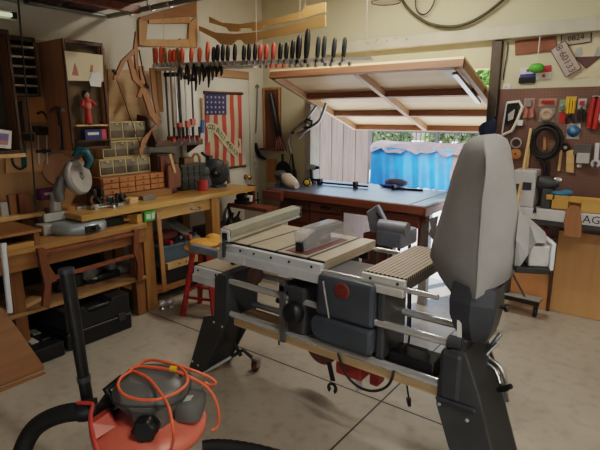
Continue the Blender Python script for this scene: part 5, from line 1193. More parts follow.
# cables
S('electric_cable', 'black power cord looping under the steel tubes', 'cord', MB().tube(smooth_path([W(338, 353, Y=1.845), W(341, 363, Y=1.84), W(348, 377, Y=1.84), W(359, 387, Y=1.84), W(373, 391, Y=1.84), W(386, 387, Y=1.84), W(393, 375, Y=1.842), W(395, 352, Y=1.98), W(392, 330, Y=1.99), W(390, 300, Y=1.99), W(391, 290, Y=1.99)], 5), .0065, 8), RUBBER)
cord2 = T('electric_cable', 'thin black cord hanging straight down with a plug at its end', 'cord')
MB().tube(smooth_path([W(411, 275, Y=2.20), W(410.5, 300, Y=2.20), W(410, 330, Y=2.20), W(406, 365, Y=2.20), W(407, 385, Y=2.20), W(409, 400, Y=2.20)], 4), .005, 6).build('cord', RUBBER, cord2)
MB().tube([W(408.5, 398, Y=2.20), W(409.5, 406, Y=2.20)], [.014, .010], 8).build('plug', BLACK, cord2)
# right end : lifting handle arc
MB().tube(smooth_path([(-.50, 2.13, .66), W(487, 354, Y=2.08), W(499, 366, Y=2.06), W(505, 380, Y=2.04), W(506, 398, Y=2.02)], 5), .010, 10).tube(smooth_path([(-.50, 2.09, .63), W(484, 359, Y=2.05), W(495, 370, Y=2.03), W(500, 384, Y=2.0)], 5), .009, 10).build('lift_handle', STEEL, wm)
MB().bar(W(499, 374, Y=2.02), W(507, 402, Y=2.0), .018, .01, (0, 1, 0)).build('handle_bracket', STEEL, wm)
MB().tube([W(498, 390, Y=1.99), W(504, 389, Y=1.98), W(511, 386, Y=1.97)], [.010, .013, .011], 8).build('handle_knob', BLACK, wm)
# ================================================================== BAND SAW UNDER ITS COVER
bs = T('band_saw', 'dark grey band saw base rising from the right end of the machine', 'band saw')
def ring(pts): return pts
rg = []
for z, xa, xb_, ya, yb in ((.70, -.60, -.50, 1.90, 2.02), (.745, -.63, -.485, 1.885, 2.02), (.80, -.65, -.475, 1.88, 2.02), (.86, -.655, -.47, 1.88, 2.02), (.93, -.65, -.475, 1.89, 2.02)):
    rg.append([V((xa, ya, z)), V(((xa+xb_)/2, ya-.012, z)), V((xb_, ya+.01, z)), V((xb_, yb, z)), V(((xa+xb_)/2, yb+.01, z)), V((xa, yb, z))])
MB().loft(rg, smooth=False).build('base_casting', DKGREY, bs, .008)
MB().bx(-.60, -.53, 1.95, 2.03, .93, 1.40).build('column', DKGREY, bs, .01)
kp = W(497, 306, Y=1.96)
MB().rod((-.485, 1.96, kp.z), (-.45, 1.96, kp.z), .008, 8).lathe([(.014, 0), (.018, .008), (.014, .016)], (-.455, 1.96, kp.z), (1, 0, 0), 12).build('knob', BLACK, bs)
a = W(454, 338, Y=1.87)
MB().prism(wy([(457, 320), (461.5, 321), (461.5, 338), (457, 337)], 1.876), (0, .004, 0)).build('warning_sticker', PAPER, bs, label='small white sticker')
MB().rod((-.64, 1.872, .685), (-.585, 1.872, .685), .028, 12).build('tie_clamp', DKGREY, bs)
# table of the band saw, sticking out right of the cover
tA = W(538, 240, Y=2.10)
ta = math.atan2(rt.y, rt.x)
tcn = W(534, 251, Y=2.08)
Rt_ = rotz(.45)
MB().box(tcn, (.075, .16, .085), Rt_).build('saw_table', plain('bs_table', (.50, .50, .50), .35, .4), bs, .006)
MB().box(tcn+V((-.02, -.01, -.055)), (.125, .19, .024), Rt_).build('table_trunnion', BLACK, bs, .004)
MB().box(tcn+rt*.048+V((0, 0, .0)), (.018, .18, .11), Rt_).build('table_rail', ALU, bs, .004)
MB().rod(tcn+rt*.05+V((0, 0, -.01)), tcn+rt*.075+V((0, 0, -.01)), .012, 10).build('rail_knob', DARKBIT, bs)
# cover
cv = T('machine_cover', 'grey canvas dust cover draped over the band saw', 'cover')
rows = [((468, 141), (484, 139.5), (503, 136)), ((463, 145), (485, 142), (508, 139)), ((459, 153), (486, 153), (511.5, 147)), ((452, 172), (486, 175), (515.5, 172)), ((444.5, 198), (482.5, 200), (518.5, 198)), ((437, 222), (480.5, 228), (521.5, 222)), ((430.5, 244), (478.5, 252), (525, 240)), ((428.5, 256), (478, 268), (527, 250)), ((438.5, 277), (477, 285), (522, 262)), ((451, 294), (476, 299), (514, 274))]
rings = []
for k_, (l, m_, r_) in enumerate(rows):
    s_ = .45 if k_ == 0 else (.75 if k_ == 1 else 1)
    Lp = W(l[0], l[1], Y=2.04); Mp = W(m_[0], m_[1], Y=1.99-.135*s_); Rp = W(r_[0], r_[1], Y=2.05)
    cen_ = (Lp+Rp)/2; Bp = cen_+(cen_-Mp)*.9
    c4p = [Lp, Mp, Rp, Bp]; g_ = []
    for i in range(4):
        a, b = c4p[i], c4p[(i+1) % 4]
        for q in (0, .08, .2, .35, .5, .65, .8, .92):
            pt = a.lerp(b, q); out = (pt-cen_); out.z = 0; out.normalize()
            bul = (.016 if k_ < 9 else .012)*math.sin(PI*q)+.004*math.sin(k_*1.3+i*2.3+q*8)*math.sin(PI*q)
            if q == 0 and i in (0, 2, 3): pt = pt.lerp(cen_, .03)
            g_.append(pt+out*bul)
    rings.append(g_)
ct = sum(rings[0], V())/len(rings[0])
mb = MB().loft([[ct.lerp(p, .12)+V((0, 0, .016)) for p in rings[0]], [ct.lerp(p, .55)+V((0, 0, .014)) for p in rings[0]], [ct.lerp(p, .88)+V((0, 0, .007)) for p in rings[0]]]+rings, cap0=True, cap1=False)
oc = mb.build('canvas', CLOTH, cv)
sm_ = [W(m_[0], m_[1], Y=1.99-.135-.003) for l, m_, r_ in rows[2:]]
MB().tube(smooth_path([p+V((0, -.001, 0)) for p in sm_], 3), .0028, 6).build('seam', plain('canvas_seam', (.30, .30, .305), .9), oc)
fv = [(519, 210, 2.03), (530, 224, 2.06), (547, 237, 2.08), (546, 243, 2.0), (536, 243, 1.99), (528, 255, 1.985), (521, 265, 1.975), (514, 273, 1.98), (516, 240, 1.97), (524, 213, 2.2), (545, 232, 2.2)]
fp_ = [W(a, b, Y=c) for a, b, c in fv]
of = MB().add(fp_, [(0, 1, 8), (1, 4, 5, 8), (1, 2, 3, 4), (8, 5, 6), (8, 6, 7), (0, 9, 10, 2, 1)], 0, False).build('cover_flap', CLOTH, cv, recalc=True)
f3 = MB().prism([W(437, 216, Y=2.10), W(429, 219, Y=2.12), W(431, 227, Y=2.12), W(428, 234, Y=2.12), W(433, 240, Y=2.10)], (.0, .02, 0)); f3.build('cover_tab', CLOTH, cv)
# ================================================================== SHOP VACUUM
vc = W(150, 420, Z=.44); vc.z = 0
r_ = rt.copy(); g_ = V((fw.x, fw.y, 0)).normalized()
sv = T('shop_vacuum', 'orange-red lidded wet-dry vacuum with a grey motor head and pale tank', 'vacuum')
def vl(a, b, z): return V((vc.x, vc.y, 0))+r_*a+g_*b+V((0, 0, z))
VR = .215
MB().lathe([(.175, .06), (.185, .07), (.198, .40), (.198, .415)], vc, n=40).build('tank', plain('tank_grey', (.40, .37, .33), .4, 0, .08), sv)
MB().lathe([(VR-.01, .395), (VR, .402), (VR+.002, .425), (VR-.006, .44), (VR-.05, .462), (.12, .478), (.0, .482)], vc, n=44).build('lid', ORED, sv)
for i in range(4):
    a = PI/4+i*PI/2; p = vl(.17*math.cos(a), .17*math.sin(a), 0)
    cs = MB().box(p+V((0, 0, .055)), (.05, .05, .03)).build('caster', BLACK, sv, .004); MB().lathe([(.018, -.01), (.022, -.006), (.022, .006), (.018, .01)], p+V((0, 0, .022)), (1, 0, 0), 14).build('wheel', BLACK, cs)
def sup(ca, cb, ra, rb_, z, n=28, e=3.2):
    o = []
    for k in range(n):
        t = 2*PI*k/n; c_, s_ = math.cos(t), math.sin(t)
        o.append(vl(ca+ra*math.copysign(abs(c_)**(2/e), c_), cb+rb_*math.copysign(abs(s_)**(2/e), s_), z))
    return o
hm_ = plain('vac_head_grey', (.115, .12, .12), .42, 0, .12, 6)
hd = MB().loft([sup(.02, .04, .10, .09, .445), sup(.02, .035, .112, .105, .50), sup(.012, .03, .14, .125, .548), sup(.012, .03, .142, .127, .582), sup(.012, .035, .12, .102, .606), sup(.012, .04, .085, .07, .613)]).build('motor_head', hm_, sv)
MB().loft([sup(.012, .03, .1435, .1285, .555), sup(.012, .03, .1440, .129, .563)]).build('head_band', plain('head_band', (.07, .07, .07), .5), hd)
MB().loft([sup(.155, .01, .055, .075, .47), sup(.155, .01, .06, .08, .52), sup(.15, .01, .05, .07, .545)]).build('side_housing', hm_, hd)
MB().prism([vl(.125, -.05, .5465), vl(.17, -.035, .5465), vl(.175, .0, .5465), vl(.13, -.01, .5465)], (0, 0, .002)).build('label_sticker', LTGREY, hd, label='pale rectangular sticker')
kc = vl(.03, -.125, .50)
kax = (-g_*.92+V((0, 0, .1))-r_*.0).normalized()
mb = MB(); prof = [(.045, -.06), (.045, .0)]
mb.lathe(prof, kc, kax, 20)
n = 24; kr = []
u = kax.cross(V((0, 0, 1))).normalized(); w = kax.cross(u)
for q, sc_ in ((0, 1), (.035, 1), (.042, .8)):
    kr.append([kc+kax*q+(u*math.cos(2*PI*k/n)+w*math.sin(2*PI*k/n))*(.046 if k % 4 < 2 else .039)*sc_ for k in range(n)])
mb.loft(kr); mb.build('exhaust_cap', BLACK, sv)
MB().loft([[vl(-.05, -.05, .455), vl(-.01, -.11, .465), vl(.07, -.11, .465), vl(.11, -.05, .455)], [vl(-.06, -.08, .56), vl(-.02, -.12, .55), vl(.06, -.12, .55), vl(.11, -.08, .56)]], smooth=False).build('head_front', hm_, hd, .008)
# carry handle / wand holder and inlet at the left
MB().tube([vl(-.15, .06, .47), vl(-.19, .07, .53), vl(-.14, .10, .56), vl(-.10, .10, .55)], .016, 8).box(vl(-.155, .055, .475), (.10, .09, .05), rotz(YAW)).tube([vl(-.20, .02, .47), vl(-.14, -.01, .49), vl(-.10, .03, .50)], .016, 8).build('wand_holder', BLACK, sv)
MB().loft([[vl(-.20, -.09, .44), vl(-.12, -.02, .46), vl(-.09, -.08, .475), vl(-.16, -.16, .46)], [vl(-.215, -.06, .475), vl(-.15, .0, .50), vl(-.13, -.05, .51), vl(-.18, -.12, .50)]], smooth=False).build('inlet_housing', plain('inlet_red', (.52, .09, .06), .4), sv, .01)
hA = W(92, 409, Z=.46)
hp = [W(98, 408, Z=.46), W(84, 411, Z=.46), W(66, 413, Z=.45), W(48, 419, Z=.42), W(34, 429, Z=.37), W(25, 444, Z=.31), W(20, 462, Z=.24), W(18, 485, Z=.16), W(24, 505, Z=.09)]
hs_ = MB().tube(smooth_path(hp, 10), [.034+.0025*(i % 2) for i in range(81)], 16).build('hose', RUBBER, sv)
MB().tube([hp[0], hp[1], hp[1].lerp(hp[2], .25)], [.042, .042, .040], 16).build('hose_collar', BLACK, hs_)
# wand standing in the holder
wa = W(88, 404, Z=.45)
wn = T('vacuum_wand', 'tall black flared vacuum wand standing upright in the vacuum holder', 'wand')
def zat(px_, py_, p): # height on the vertical through p
    r0 = V((p.x, p.y, 0)).length; q = W(px_, py_, Y=p.y); return q.z
zt2 = zat(66, 268, wa); zj = zat(83, 378, wa)
lean = V((W(66, 268, Y=wa.y).x-wa.x, 0, 0))
def wp_(t_): return V((wa.x+lean.x*t_, wa.y, wa.z+(zt2-wa.z)*t_))
tj = (zj-wa.z)/(zt2-wa.z)
MB().tube([wp_(-.05), wp_(tj)], .0235, 16).build('lower_tube', BLACK, wn)
MB().tube([wp_(tj-.02), wp_(tj+.02)], .0265, 16).build('coupling', CHAR, wn)
MB().tube([wp_(tj), wp_(.55), wp_(.97)], [.022, .025, .028], 16).build('upper_tube', BLACK, wn)
MB().tube([wp_(.965), wp_(1.0)], [.030, .030], 16).build('rim', DKGREY, wn)
# orange power cord on the head
oc_ = T('extension_cord', 'bright orange power cord looped over the vacuum head', 'cord')
def vp(cx, cy, z): return W(80+cx/4, 350+cy/4, Z=z)
L1 = [(362, 430, .40), (368, 385, .46), (374, 335, .565), (358, 240, .622), (330, 185, .626), (280, 120, .627), (235, 92, .627), (200, 78, .625), (240, 66, .627), (300, 70, .627), (370, 82, .627), (440, 108, .615), (500, 142, .575), (538, 190, .53), (556, 255, .47), (550, 305, .42), (525, 322, .41)]
MB().tube(smooth_path([vp(*q) for q in L1], 5), .0058, 8).build('cord', ORCORD, oc_)
L2 = [(205, 84, .627), (165, 110, .624), (152, 145, .62), (180, 182, .62), (250, 200, .622), (320, 195, .626), (390, 168, .626), (428, 132, .626), (424, 95, .627), (395, 66, .625), (340, 48, .625), (285, 40, .62), (240, 55, .61), (200, 82, .63)]
MB().tube(smooth_path([vp(*q) for q in L2], 5), .0058, 8).build('cord', ORCORD, oc_)
L3 = [(395, 62, .632), (470, 88, .61), (525, 112, .58), (543, 132, .56), (520, 140, .55), (500, 128, .56)]
MB().tube(smooth_path([vp(*q) for q in L3], 5), .0058, 8).build('cord', ORCORD, oc_)
MB().tube([vp(362, 74, .635), vp(384, 76, .635)], .012, 8).build('cord_tie', YEL, oc_, label='yellow tie')
L4 = [(-10, 212, .50), (40, 214, .505), (50, 225, .505), (42, 270, .50), (48, 330, .49), (72, 410, .47)]
S('red_cable', 'red cord draped over the vacuum inlet at its left', 'cord', MB().tube(smooth_path([vp(*q) for q in L4], 4), .008, 8), plain('cord_red', (.50, .06, .05), .4))
MB()
fh = [W(196, 449, Z=.035), W(215, 446, Z=.035), W(240, 448, Z=.035), W(272, 455, Z=.035), W(310, 468, Z=.035)]
S('vacuum_hose', 'black hose lying on the floor at the bottom edge right of the vacuum', 'hose', MB().tube(smooth_path(fh, 8), [.031+.0025*(i % 2) for i in range(33)], 12), RUBBER)
# ================================================================== RIGHT WALL (PEGBOARD)
YP = GW-.0118      # pegboard face
def pbox(mb, x0, y0, x1, y1, th, m=0, off=0.0):
    a, b = W(x0, (y0+y1)/2, Y=YP-off), W(x1, (y0+y1)/2, Y=YP-off); za, zb = W((x0+x1)/2, y1, Y=YP-off).z, W((x0+x1)/2, y0, Y=YP-off).z
    return mb.bx(a.x, b.x, YP-off-th, YP-off, za, zb, m)
def wpt(a, b, d=.02): return W(a, b, Y=YP-d)
def hook(a, b, t): MB().rod(W(a, b, Y=YP-.03), (W(a, b, Y=YP-.03).x, YP, W(a, b, Y=YP-.03).z), .004, 6).build('hook', STEEL, t)
t = T('hacksaw', 'white-framed saw hanging tilted on the pegboard, leftmost tool', 'saw')
MB().tube([wpt(507, 103), wpt(519, 101.5), wpt(522.5, 107), wpt(517, 121), wpt(511.5, 131), wpt(502, 135)], .012, 8).build('frame', WHITE, t)
MB().tube([wpt(507, 103), wpt(504.5, 118), wpt(502, 133)], .008, 8).build('blade', ALU, t)
MB().prism([wpt(507, 105, .03), wpt(517, 104, .03), wpt(517, 112, .03), wpt(512, 124, .03), wpt(505, 124, .03)], (0, .012, 0)).build('handle', BLACK, t)
MB().prism([wpt(508, 114, .034), wpt(515, 109, .034), wpt(513, 119, .034), wpt(508, 121, .034)], (0, .006, 0)).build('label_patch', LTGREY, t)
def blister(label, x0, y0, x1, y1, card, fill, extra=()):
    t = T('blister_pack', label, 'package', 'packs hung on the pegboard')
    pbox(MB(), x0, y0, x1, y1, .006).build('card', card, t)
    for (a, b, c, d, mm, nm_) in fill: pbox(MB(), a, b, c, d, .02, 0, .006).build(nm_, mm, t, .004)
    return t
PINKC = plain('card_pink', (.42, .24, .20), .6)
t = blister('pale pink blister pack hanging right of the white-framed saw', 523.5, 98, 534, 118, PINKC, [(526, 99.5, 532, 107, MEDGREY, 'tool_head')])
MB().prism([wpt(525, 109, .03), wpt(528, 108, .03), wpt(527, 117, .03), wpt(524, 117, .03)], (0, .02, 0)).prism([wpt(530, 108, .03), wpt(533, 109, .03), wpt(534, 117, .03), wpt(531, 117, .03)], (0, .02, 0)).build('tool_handle', plain('handle_salmon', (.48, .16, .12), .5), t)
t = blister('red-topped package above the sanding disc pack', 539, 98.5, 557, 106.5, PINKC, [(542, 100, 554, 103, REDP, 'red_tool')])
t = blister('grey square pack with a tan sanding disc', 539.5, 107.5, 555, 122, MEDGREY, [])
c = wpt(546.5, 114.5, .012); MB().lathe([(.05, 0), (.05, .006), (.018, .007), (.016, .003)], c, (0, -1, 0), 26).build('disc', plain('disc_tan', (.40, .30, .22), .7), t)
t = blister('small green-topped pack left of the yellow screwdriver pack', 559.5, 99.5, 565.5, 112, plain('card_green', (.20, .28, .18), .6), [(561, 105, 564, 110, STEEL, 'bit')])
t = blister('small red pack under the green-topped one', 559.5, 113, 565.5, 123, REDP, [])
t = blister('yellow pack of screwdrivers on the pegboard', 565.5, 96.5, 576, 114, plain('card_yellow', (.52, .36, .07), .6), [(567.5, 99, 569.5, 113.5, YEL, 'screwdriver'), (570.3, 99, 572.2, 113.5, YEL, 'screwdriver'), (573, 99, 575, 113.5, YEL, 'screwdriver')])
t = blister('pale grey pack right of the yellow screwdriver pack', 578, 98.5, 586.5, 109, LTGREY, [(580, 101, 585, 105, REDP, 'red_part')])
t = T('pliers', 'black-handled pliers hanging under the pale grey pack', 'pliers')
MB().tube([wpt(580, 110), wpt(578.5, 116), wpt(579, 122)], [.008, .011, .009], 8).tube([wpt(583, 110), wpt(584.5, 116), wpt(584, 122)], [.008, .011, .009], 8).build('handle', BLACK, t)
MB().tube([wpt(581.5, 111), wpt(581.5, 106.8, .028)], [.016, .006], 8).build('jaw', DARKBIT, t)
t = T('pliers', 'second pair of black pliers hanging under the yellow pack', 'pliers')
MB().tube([wpt(568, 115.5), wpt(567, 119.5), wpt(567.5, 124)], [.007, .010, .008], 8).tube([wpt(571, 115.5), wpt(573, 119.5), wpt(574, 123.5)], [.007, .010, .008], 8).build('handle', BLACK, t)
MB().ell(wpt(569.5, 115.5), (.018, .012, .014)).build('jaw', DARKBIT, t)
t = blister('pale square pack with a bright blue disc', 567, 123.5, 580, 139, LTGREY, [])
c = wpt(573.5, 131, .012); MB().lathe([(.045, 0), (.045, .006), (.0, .007)], c, (0, -1, 0), 26).build('disc', plain('disc_blue', (.04, .12, .26), .4), t)
MB().lathe([(.020, .007), (.020, .009), (.0, .0095)], c, (0, -1, 0), 18).build('disc_centre', plain('disc_centre', (.10, .30, .50), .4), t)
bcut = T('bolt_cutter', 'bolt cutter with long red handles at the right edge of the pegboard', 'bolt cutter')
MB().tube([wpt(594, 98), wpt(591, 112), wpt(588.5, 128)], [.016, .020, .018], 8).build('handle', REDP, bcut)
MB().tube([wpt(600, 98), wpt(597.5, 112), wpt(594.5, 129)], [.016, .020, .018], 8).build('handle', REDP, bcut)
MB().tube([wpt(592, 97), wpt(598, 96), wpt(603, 99)], .010, 8).build('chain', STEEL, bcut)
t = T('red_reel', 'round red and grey reel cut by the right edge', 'reel'); c = wpt(603, 117, .02)
MB().torus(c, .045, .014).build('rim', REDP, t); MB().lathe([(.035, -.008), (.035, .012)], c, (0, -1, 0), 18).build('core', LTGREY, t)
hcl = T('hose_coil', 'thick black hose coiled in big loops on the pegboard', 'hose'); c = wpt(545.5, 142, .05)
for i in range(5): MB().torus(c+V((.006*math.sin(i*2.1), -.012*(i % 3)+.012, .006*math.cos(i*1.7))), .105+.008*(i-2), .0115, (0, 1, 0), 30, 0, .93+.03*(i % 2), 1.12).build('loop', RUBBER, hcl)
MB().tube(smooth_path([wpt(541, 160, .05), wpt(545, 168, .05), wpt(543, 180, .05)], 4), .012, 8).tube(smooth_path([wpt(548, 161, .05), wpt(549, 170, .05), wpt(546, 182, .05)], 4), .012, 8).build('tail', RUBBER, hcl)
for i, (pts, lab) in enumerate((([(529, 136), (532, 136), (528, 168), (525, 168)], 'pale wooden handle hanging left of the hose coil'), ([(543, 137), (546, 137), (546, 150), (543, 150)], 'short wooden handle seen inside the hose coil'), ([(557, 136), (560, 136), (558, 150), (555.5, 150)], 'pale wooden handle at the right inside edge of the hose coil'), ([(560, 148), (562.5, 148), (560, 171), (557, 171)], 'wooden handle with a black head under the hose coil'), ([(566.5, 150), (574.5, 150), (573.5, 173), (566, 172)], 'wide tan wooden batten hanging under the blue disc pack'))):
    S('wooden_stick', lab, 'handle', MB().prism(wy(pts, YP-.02), (0, .0205, 0)), PINE if i not in (1,) else TANZ, None, .002)
t = T('tape_roll', 'small black roll of tape hanging right of the hose coil', 'tape'); c = wpt(565.5, 147.5)
MB().torus(c, .022, .010).build('roll', BLACK, t); MB().lathe([(.014, -.006), (.014, .006)], c, (0, -1, 0), 14).build('core', LTGREY, t)
mb = MB()
for i in range(3): mb.torus(wpt(516, 143, .015+.008*i), .042-.003*i, .004)
S('wire_coil', 'pale wire coil hanging under the white-framed saw', 'coil', mb, LTGREY)
t = T('orange_disc', 'flat orange disc hanging just right of the canvas cover top', 'disc'); c = wpt(515.5, 154)
MB().lathe([(.042, -.0205), (.045, 0), (.042, .004), (.012, .005)], c, (0, -1, 0), 22).build('disc', plain('disc_orange', (.52, .22, .07), .5), t); MB().lathe([(.008, .005), (.008, .007)], c, (0, -1, 0), 10).build('hub', DARKBIT, t)
S('white_carton', 'small white carton between the white-framed saw and the hose coil', 'carton', pbox(MB(), 518, 120, 523.5, 125.5, .03), PAPER, None, .002)
S('hanging_cloth', 'dark blue cloth hanging at the post just above the canvas cover', 'cloth', MB().ell(W(487, 130, Y=GW-.14), (.07, .05, .07)).ell(W(491, 126, Y=GW-.12), (.05, .05, .055)).tube([W(488, 122, Y=GW-.11), (-1.235, GW-.052, W(490, 117, Y=GW-.08).z)], .012, 6), plain('navy_cloth', (.03, .045, .10), .9, 0, .25, 12, .2))
gb = T('electrical_box', 'pair of grey electrical boxes on the pegboard', 'box')
pbox(MB(), 574, 144, 592, 155, .03).build('upper_box', plain('box_dark', (.10, .09, .09), .5), gb, .004)
pbox(MB(), 577, 153, 590, 163, .035, 0, .031).build('front_box', LTGREY, gb, .004)
pbox(MB(), 577.5, 164, 582, 167, .03).build('plug', PAPER, gb)
wr = T('spanner', 'large steel open-ended spanner hanging at the right of the grey boxes', 'spanner')
MB().bar(wpt(597.5, 143, .005), wpt(596, 160, .005), .028, .0105, (0, 1, 0)).build('shank', ALU, wr)
c = wpt(595.5, 163.5, .0055); out = [(math.radians(a_)) for a_ in range(-60, 245, 30)]
MB().prism([(c.x+.034*math.cos(a_+0), c.y-.005, c.z+.034*math.sin(a_)) for a_ in out]+[(c.x+.015*math.cos(a_), c.y-.005, c.z+.002+.015*math.sin(a_)) for a_ in out[::-1]], (0, .01, 0)).build('jaw', ALU, wr)
t = T('wooden_pole', 'long wooden pole leaning diagonally against the pegboard', 'pole')
bm_ = W(515, 216, Y=4.02); tp_ = W(531, 129, Y=GW-.03); dd_ = (bm_-tp_); foot = tp_+dd_*((tp_.z-.02)/(tp_.z-bm_.z))
MB().tube([tp_, foot], .013, 10).build('pole', PINE, t)
MB().rod(foot+(tp_-foot)*.0, foot+(tp_-foot)*.02, .016, 10).build('end_cap', DARKBIT, t)
# ---- lathe-like white machine standing against the wall
lm = T('white_lathe', 'long white machine bed with a boxy white headstock along the right wall', 'lathe')
YL = 4.12
a, b = W(517, 203, Y=YL), W(600, 208, Y=YL); zt3, zb3 = .885, .80
MB().bx(a.x-.10, .75, YL, YL+.14, zb3, zt3).build('bed', plain('machine_white', (.56, .56, .58), .4, 0, .06), lm, .006)
MB().bx(a.x-.10, .75, YL+.005, YL+.13, zb3-.04, zb3-.001).build('bed_foot', CHAR, lm, .004)
for x in (a.x-.03, .35): MB().prism([(x, GW-.011, zb3-.041), (x, YL+.03, zb3-.041), (x, YL+.03, zb3-.06), (x, GW-.011, zb3-.17)], (.03, 0, 0)).build('bracket', CHAR, lm)
MB().bx(a.x-.10, .75, YL+.14, GW-.011, zb3+.02, zt3-.02).build('wall_mount', CHAR, lm)
pz = W(590, 214.5, Y=YL-.001)
MB().text('LAGUNA', (-.345, YL-.0015, (zt3+zb3)/2), (1, 0, 0), (0, 0, 1), .082, 0).build('lettering', BLACK, lm, label='black lettering')
h0, h1 = W(512, 190, Y=YL+.02), W(534.5, 190, Y=YL+.02)
hz1 = W(524, 170, Y=YL+.02).z
hb = MB().bx(h0.x, h1.x, YL+.02, YL+.20, zt3, hz1).build('headstock', plain('machine_white', (.56, .56, .58), .4), lm, .012)
for (x0, y0, x1, y1) in ((514.5, 183.5, 519, 195), (523, 182, 531, 190.5)):
    A_, B_ = W(x0, y0, Y=YL+.018), W(x1, y1, Y=YL+.018); MB().bx(A_.x, B_.x, YL+.014, YL+.019, B_.z, A_.z).build('dark_window', plain('panel_navy', (.05, .06, .09), .35), hb, .002)
sp = W(540, 183, Y=YL+.06)
MB().lathe([(.05, 0), (.055, .03), (.055, .09), (.04, .12), (.02, .16)], (h1.x-.005, YL+.10, sp.z), (1, 0, 0), 20).build('chuck', CHAR, lm)
MB().lathe([(.02, 0), (.022, .03), (.018, .05)], (h1.x+.12, YL+.10, sp.z+.03), (1, 0, 0), 14).build('spindle', CHROME, lm)
MB().bx(h1.x+.05, h1.x+.12, YL+.04, YL+.16, zt3, sp.z-.04).build('tool_rest_base', CHAR, lm, .006)
p = W(535, 206, Y=YL-.02)
MB().tube([(p.x, YL-.006, zt3+.02), (p.x, YL-.012, zt3-.03)], [.006, .014], 8).build('lever', BLACK, lm)
# ---- yellow wooden jig with blue rag and paddle
yj = T('wooden_jig', 'yellow-orange wooden jig with a notch lying on the white machine bed', 'jig')
YJ = YL+.03
jm = wood('jig_yellow', (.46, .26, .07), (.58, .35, .11), 'x', .5, 5)
z0 = zt3
zt4 = W(580, 183, Y=YJ).z
xx = lambda px_: W(px_, 190, Y=YJ).x
jx = [xx(547), xx(553), xx(570), xx(583), xx(600)+.05]
MB().bx(jx[0], jx[1]+.02, YJ, YJ+.05, z0+.075, z0+.115).bx(jx[1], jx[2], YJ, YJ+.05, z0+.01, z0+.115).bx(jx[2], jx[3], YJ, YJ+.05, z0+.07, z0+.115).bx(jx[3], jx[4], YJ, YJ+.05, z0+.005, z0+.115).bx(jx[1]+.01, jx[4], YJ+.051, YJ+.09, z0, z0+.06).build('jig_board', jm, yj, .004)
MB().bx(jx[1]+.02, jx[4], YJ+.005, YJ+.05, z0+.0, z0+.0045).build('jig_base', BRN_Y, yj)
p = W(562, 183, Y=YJ)
S('blue_rag', 'crumpled light blue rag on top of the yellow wooden jig', 'rag', MB().ell((p.x-.01, YJ+.035, z0+.128), (.075, .04, .018)).ell((p.x+.035, YJ+.03, z0+.14), (.045, .035, .02)), plain('rag_blue', (.06, .22, .42), .9, 0, .25, 14))
S('wooden_paddle', 'brown rounded wooden paddle hanging in front of the white machine bed', 'paddle', MB().prism(wy([(564.5, 236), (563.5, 222), (566, 210), (570, 206), (576, 206), (580, 210), (581.5, 224), (581, 238)], YL-.02), (0, .0205, 0)), wood('paddle_wood', (.27, .12, .06), (.35, .17, .085), 'z', .5), None, .004)
# ---- leaning panels (feet on the floor)
def lean(label, px0, px1, yfoot, lean_y, z_top, mm, tlt=0.0):
    a, b = W(px0, 307, Y=yfoot), W(px1, 307, Y=yfoot)
    S('plywood_sheet', label, 'panel', MB().prism([(a.x, yfoot, 0.002), (b.x, yfoot, .002), (b.x+tlt, yfoot+lean_y, z_top), (a.x+tlt, yfoot+lean_y, z_top)], (0, .018, 0)), mm, None, .002)
A0 = W(550.5, 308, Z=0); z_t = None
YFt = A0.y-.25
lean('large tan plywood sheet leaning on the wall under the white machine bed', 549.5, 612, 4.335, .03, .685, MDF)
lean('orange-tan plywood sheet leaning on the wall behind the mobile base', 508, 546.5, 4.335, .03, .61, MDF2)
p = W(549, 300, Y=4.34); S('wood_strip', 'narrow dark strip standing between the two leaning panels', 'strip', MB().bx(p.x-.012, p.x+.012, 4.31, 4.33, 0, .64), DKW_Z)
for i, (px_, lab) in enumerate(((530, 'dark red clamp handle sticking up behind the orange-tan panel, left one'), (545.5, 'dark red clamp handle sticking up behind the orange-tan panel, right one'))):
    p = W(px_, 236, Y=4.375); t = T('clamp', lab, 'clamp')
    MB().bar((p.x, 4.376, 0), (p.x, 4.376, .60), .02, .01, (0, 1, 0)).build('bar', DARKBIT, t); MB().bar((p.x, 4.376, .56), (p.x, 4.376, .69), .036, .02, (0, 1, 0)).build('handle', plain('clamp_maroon', (.22, .03, .04), .45), t, .005)
# mobile base and stand behind the canvas-covered saw
mo = T('mobile_base', 'low grey mobile base with a dark edge on the floor by the panels', 'mobile base')
a, b = W(488, 291, Y=4.14), W(541, 301.5, Y=4.12)
zm = b.z; a.z = zm
MB().bar(a, b, .12, .03, (0, 0, 1)).build('base_bar', plain('base_grey', (.34, .32, .30), .5), mo, .006)
MB().bar(a+V((0, -.066, -.006)), b+V((0, -.066, -.006)), .012, .034, (0, 0, 1)).build('edge', BLACK, mo)
c = a.lerp(b, .25)
for q in (.08, .92):
    p = a.lerp(b, q); cs = MB().bar((p.x, p.y, .05), (p.x, p.y, zm-.014), .03, .03, (0, 1, 0)).build('caster', DARKBIT, mo); MB().lathe([(.036, -.012), (.04, -.006), (.04, .006), (.036, .012)], (p.x, p.y, .04), (1, 0, 0), 16).build('wheel', BLACK, cs)
MB().bx(c.x-.05, c.x+.06, c.y-.03, c.y+.07, zm+.014, zm+.26).build('post', CHAR, mo, .006)
MB().rod((c.x+.04, c.y, zm+.24), (b.x-.12, b.y-.01, zm+.016), .008, 8).build('brace', DKGREY, mo)
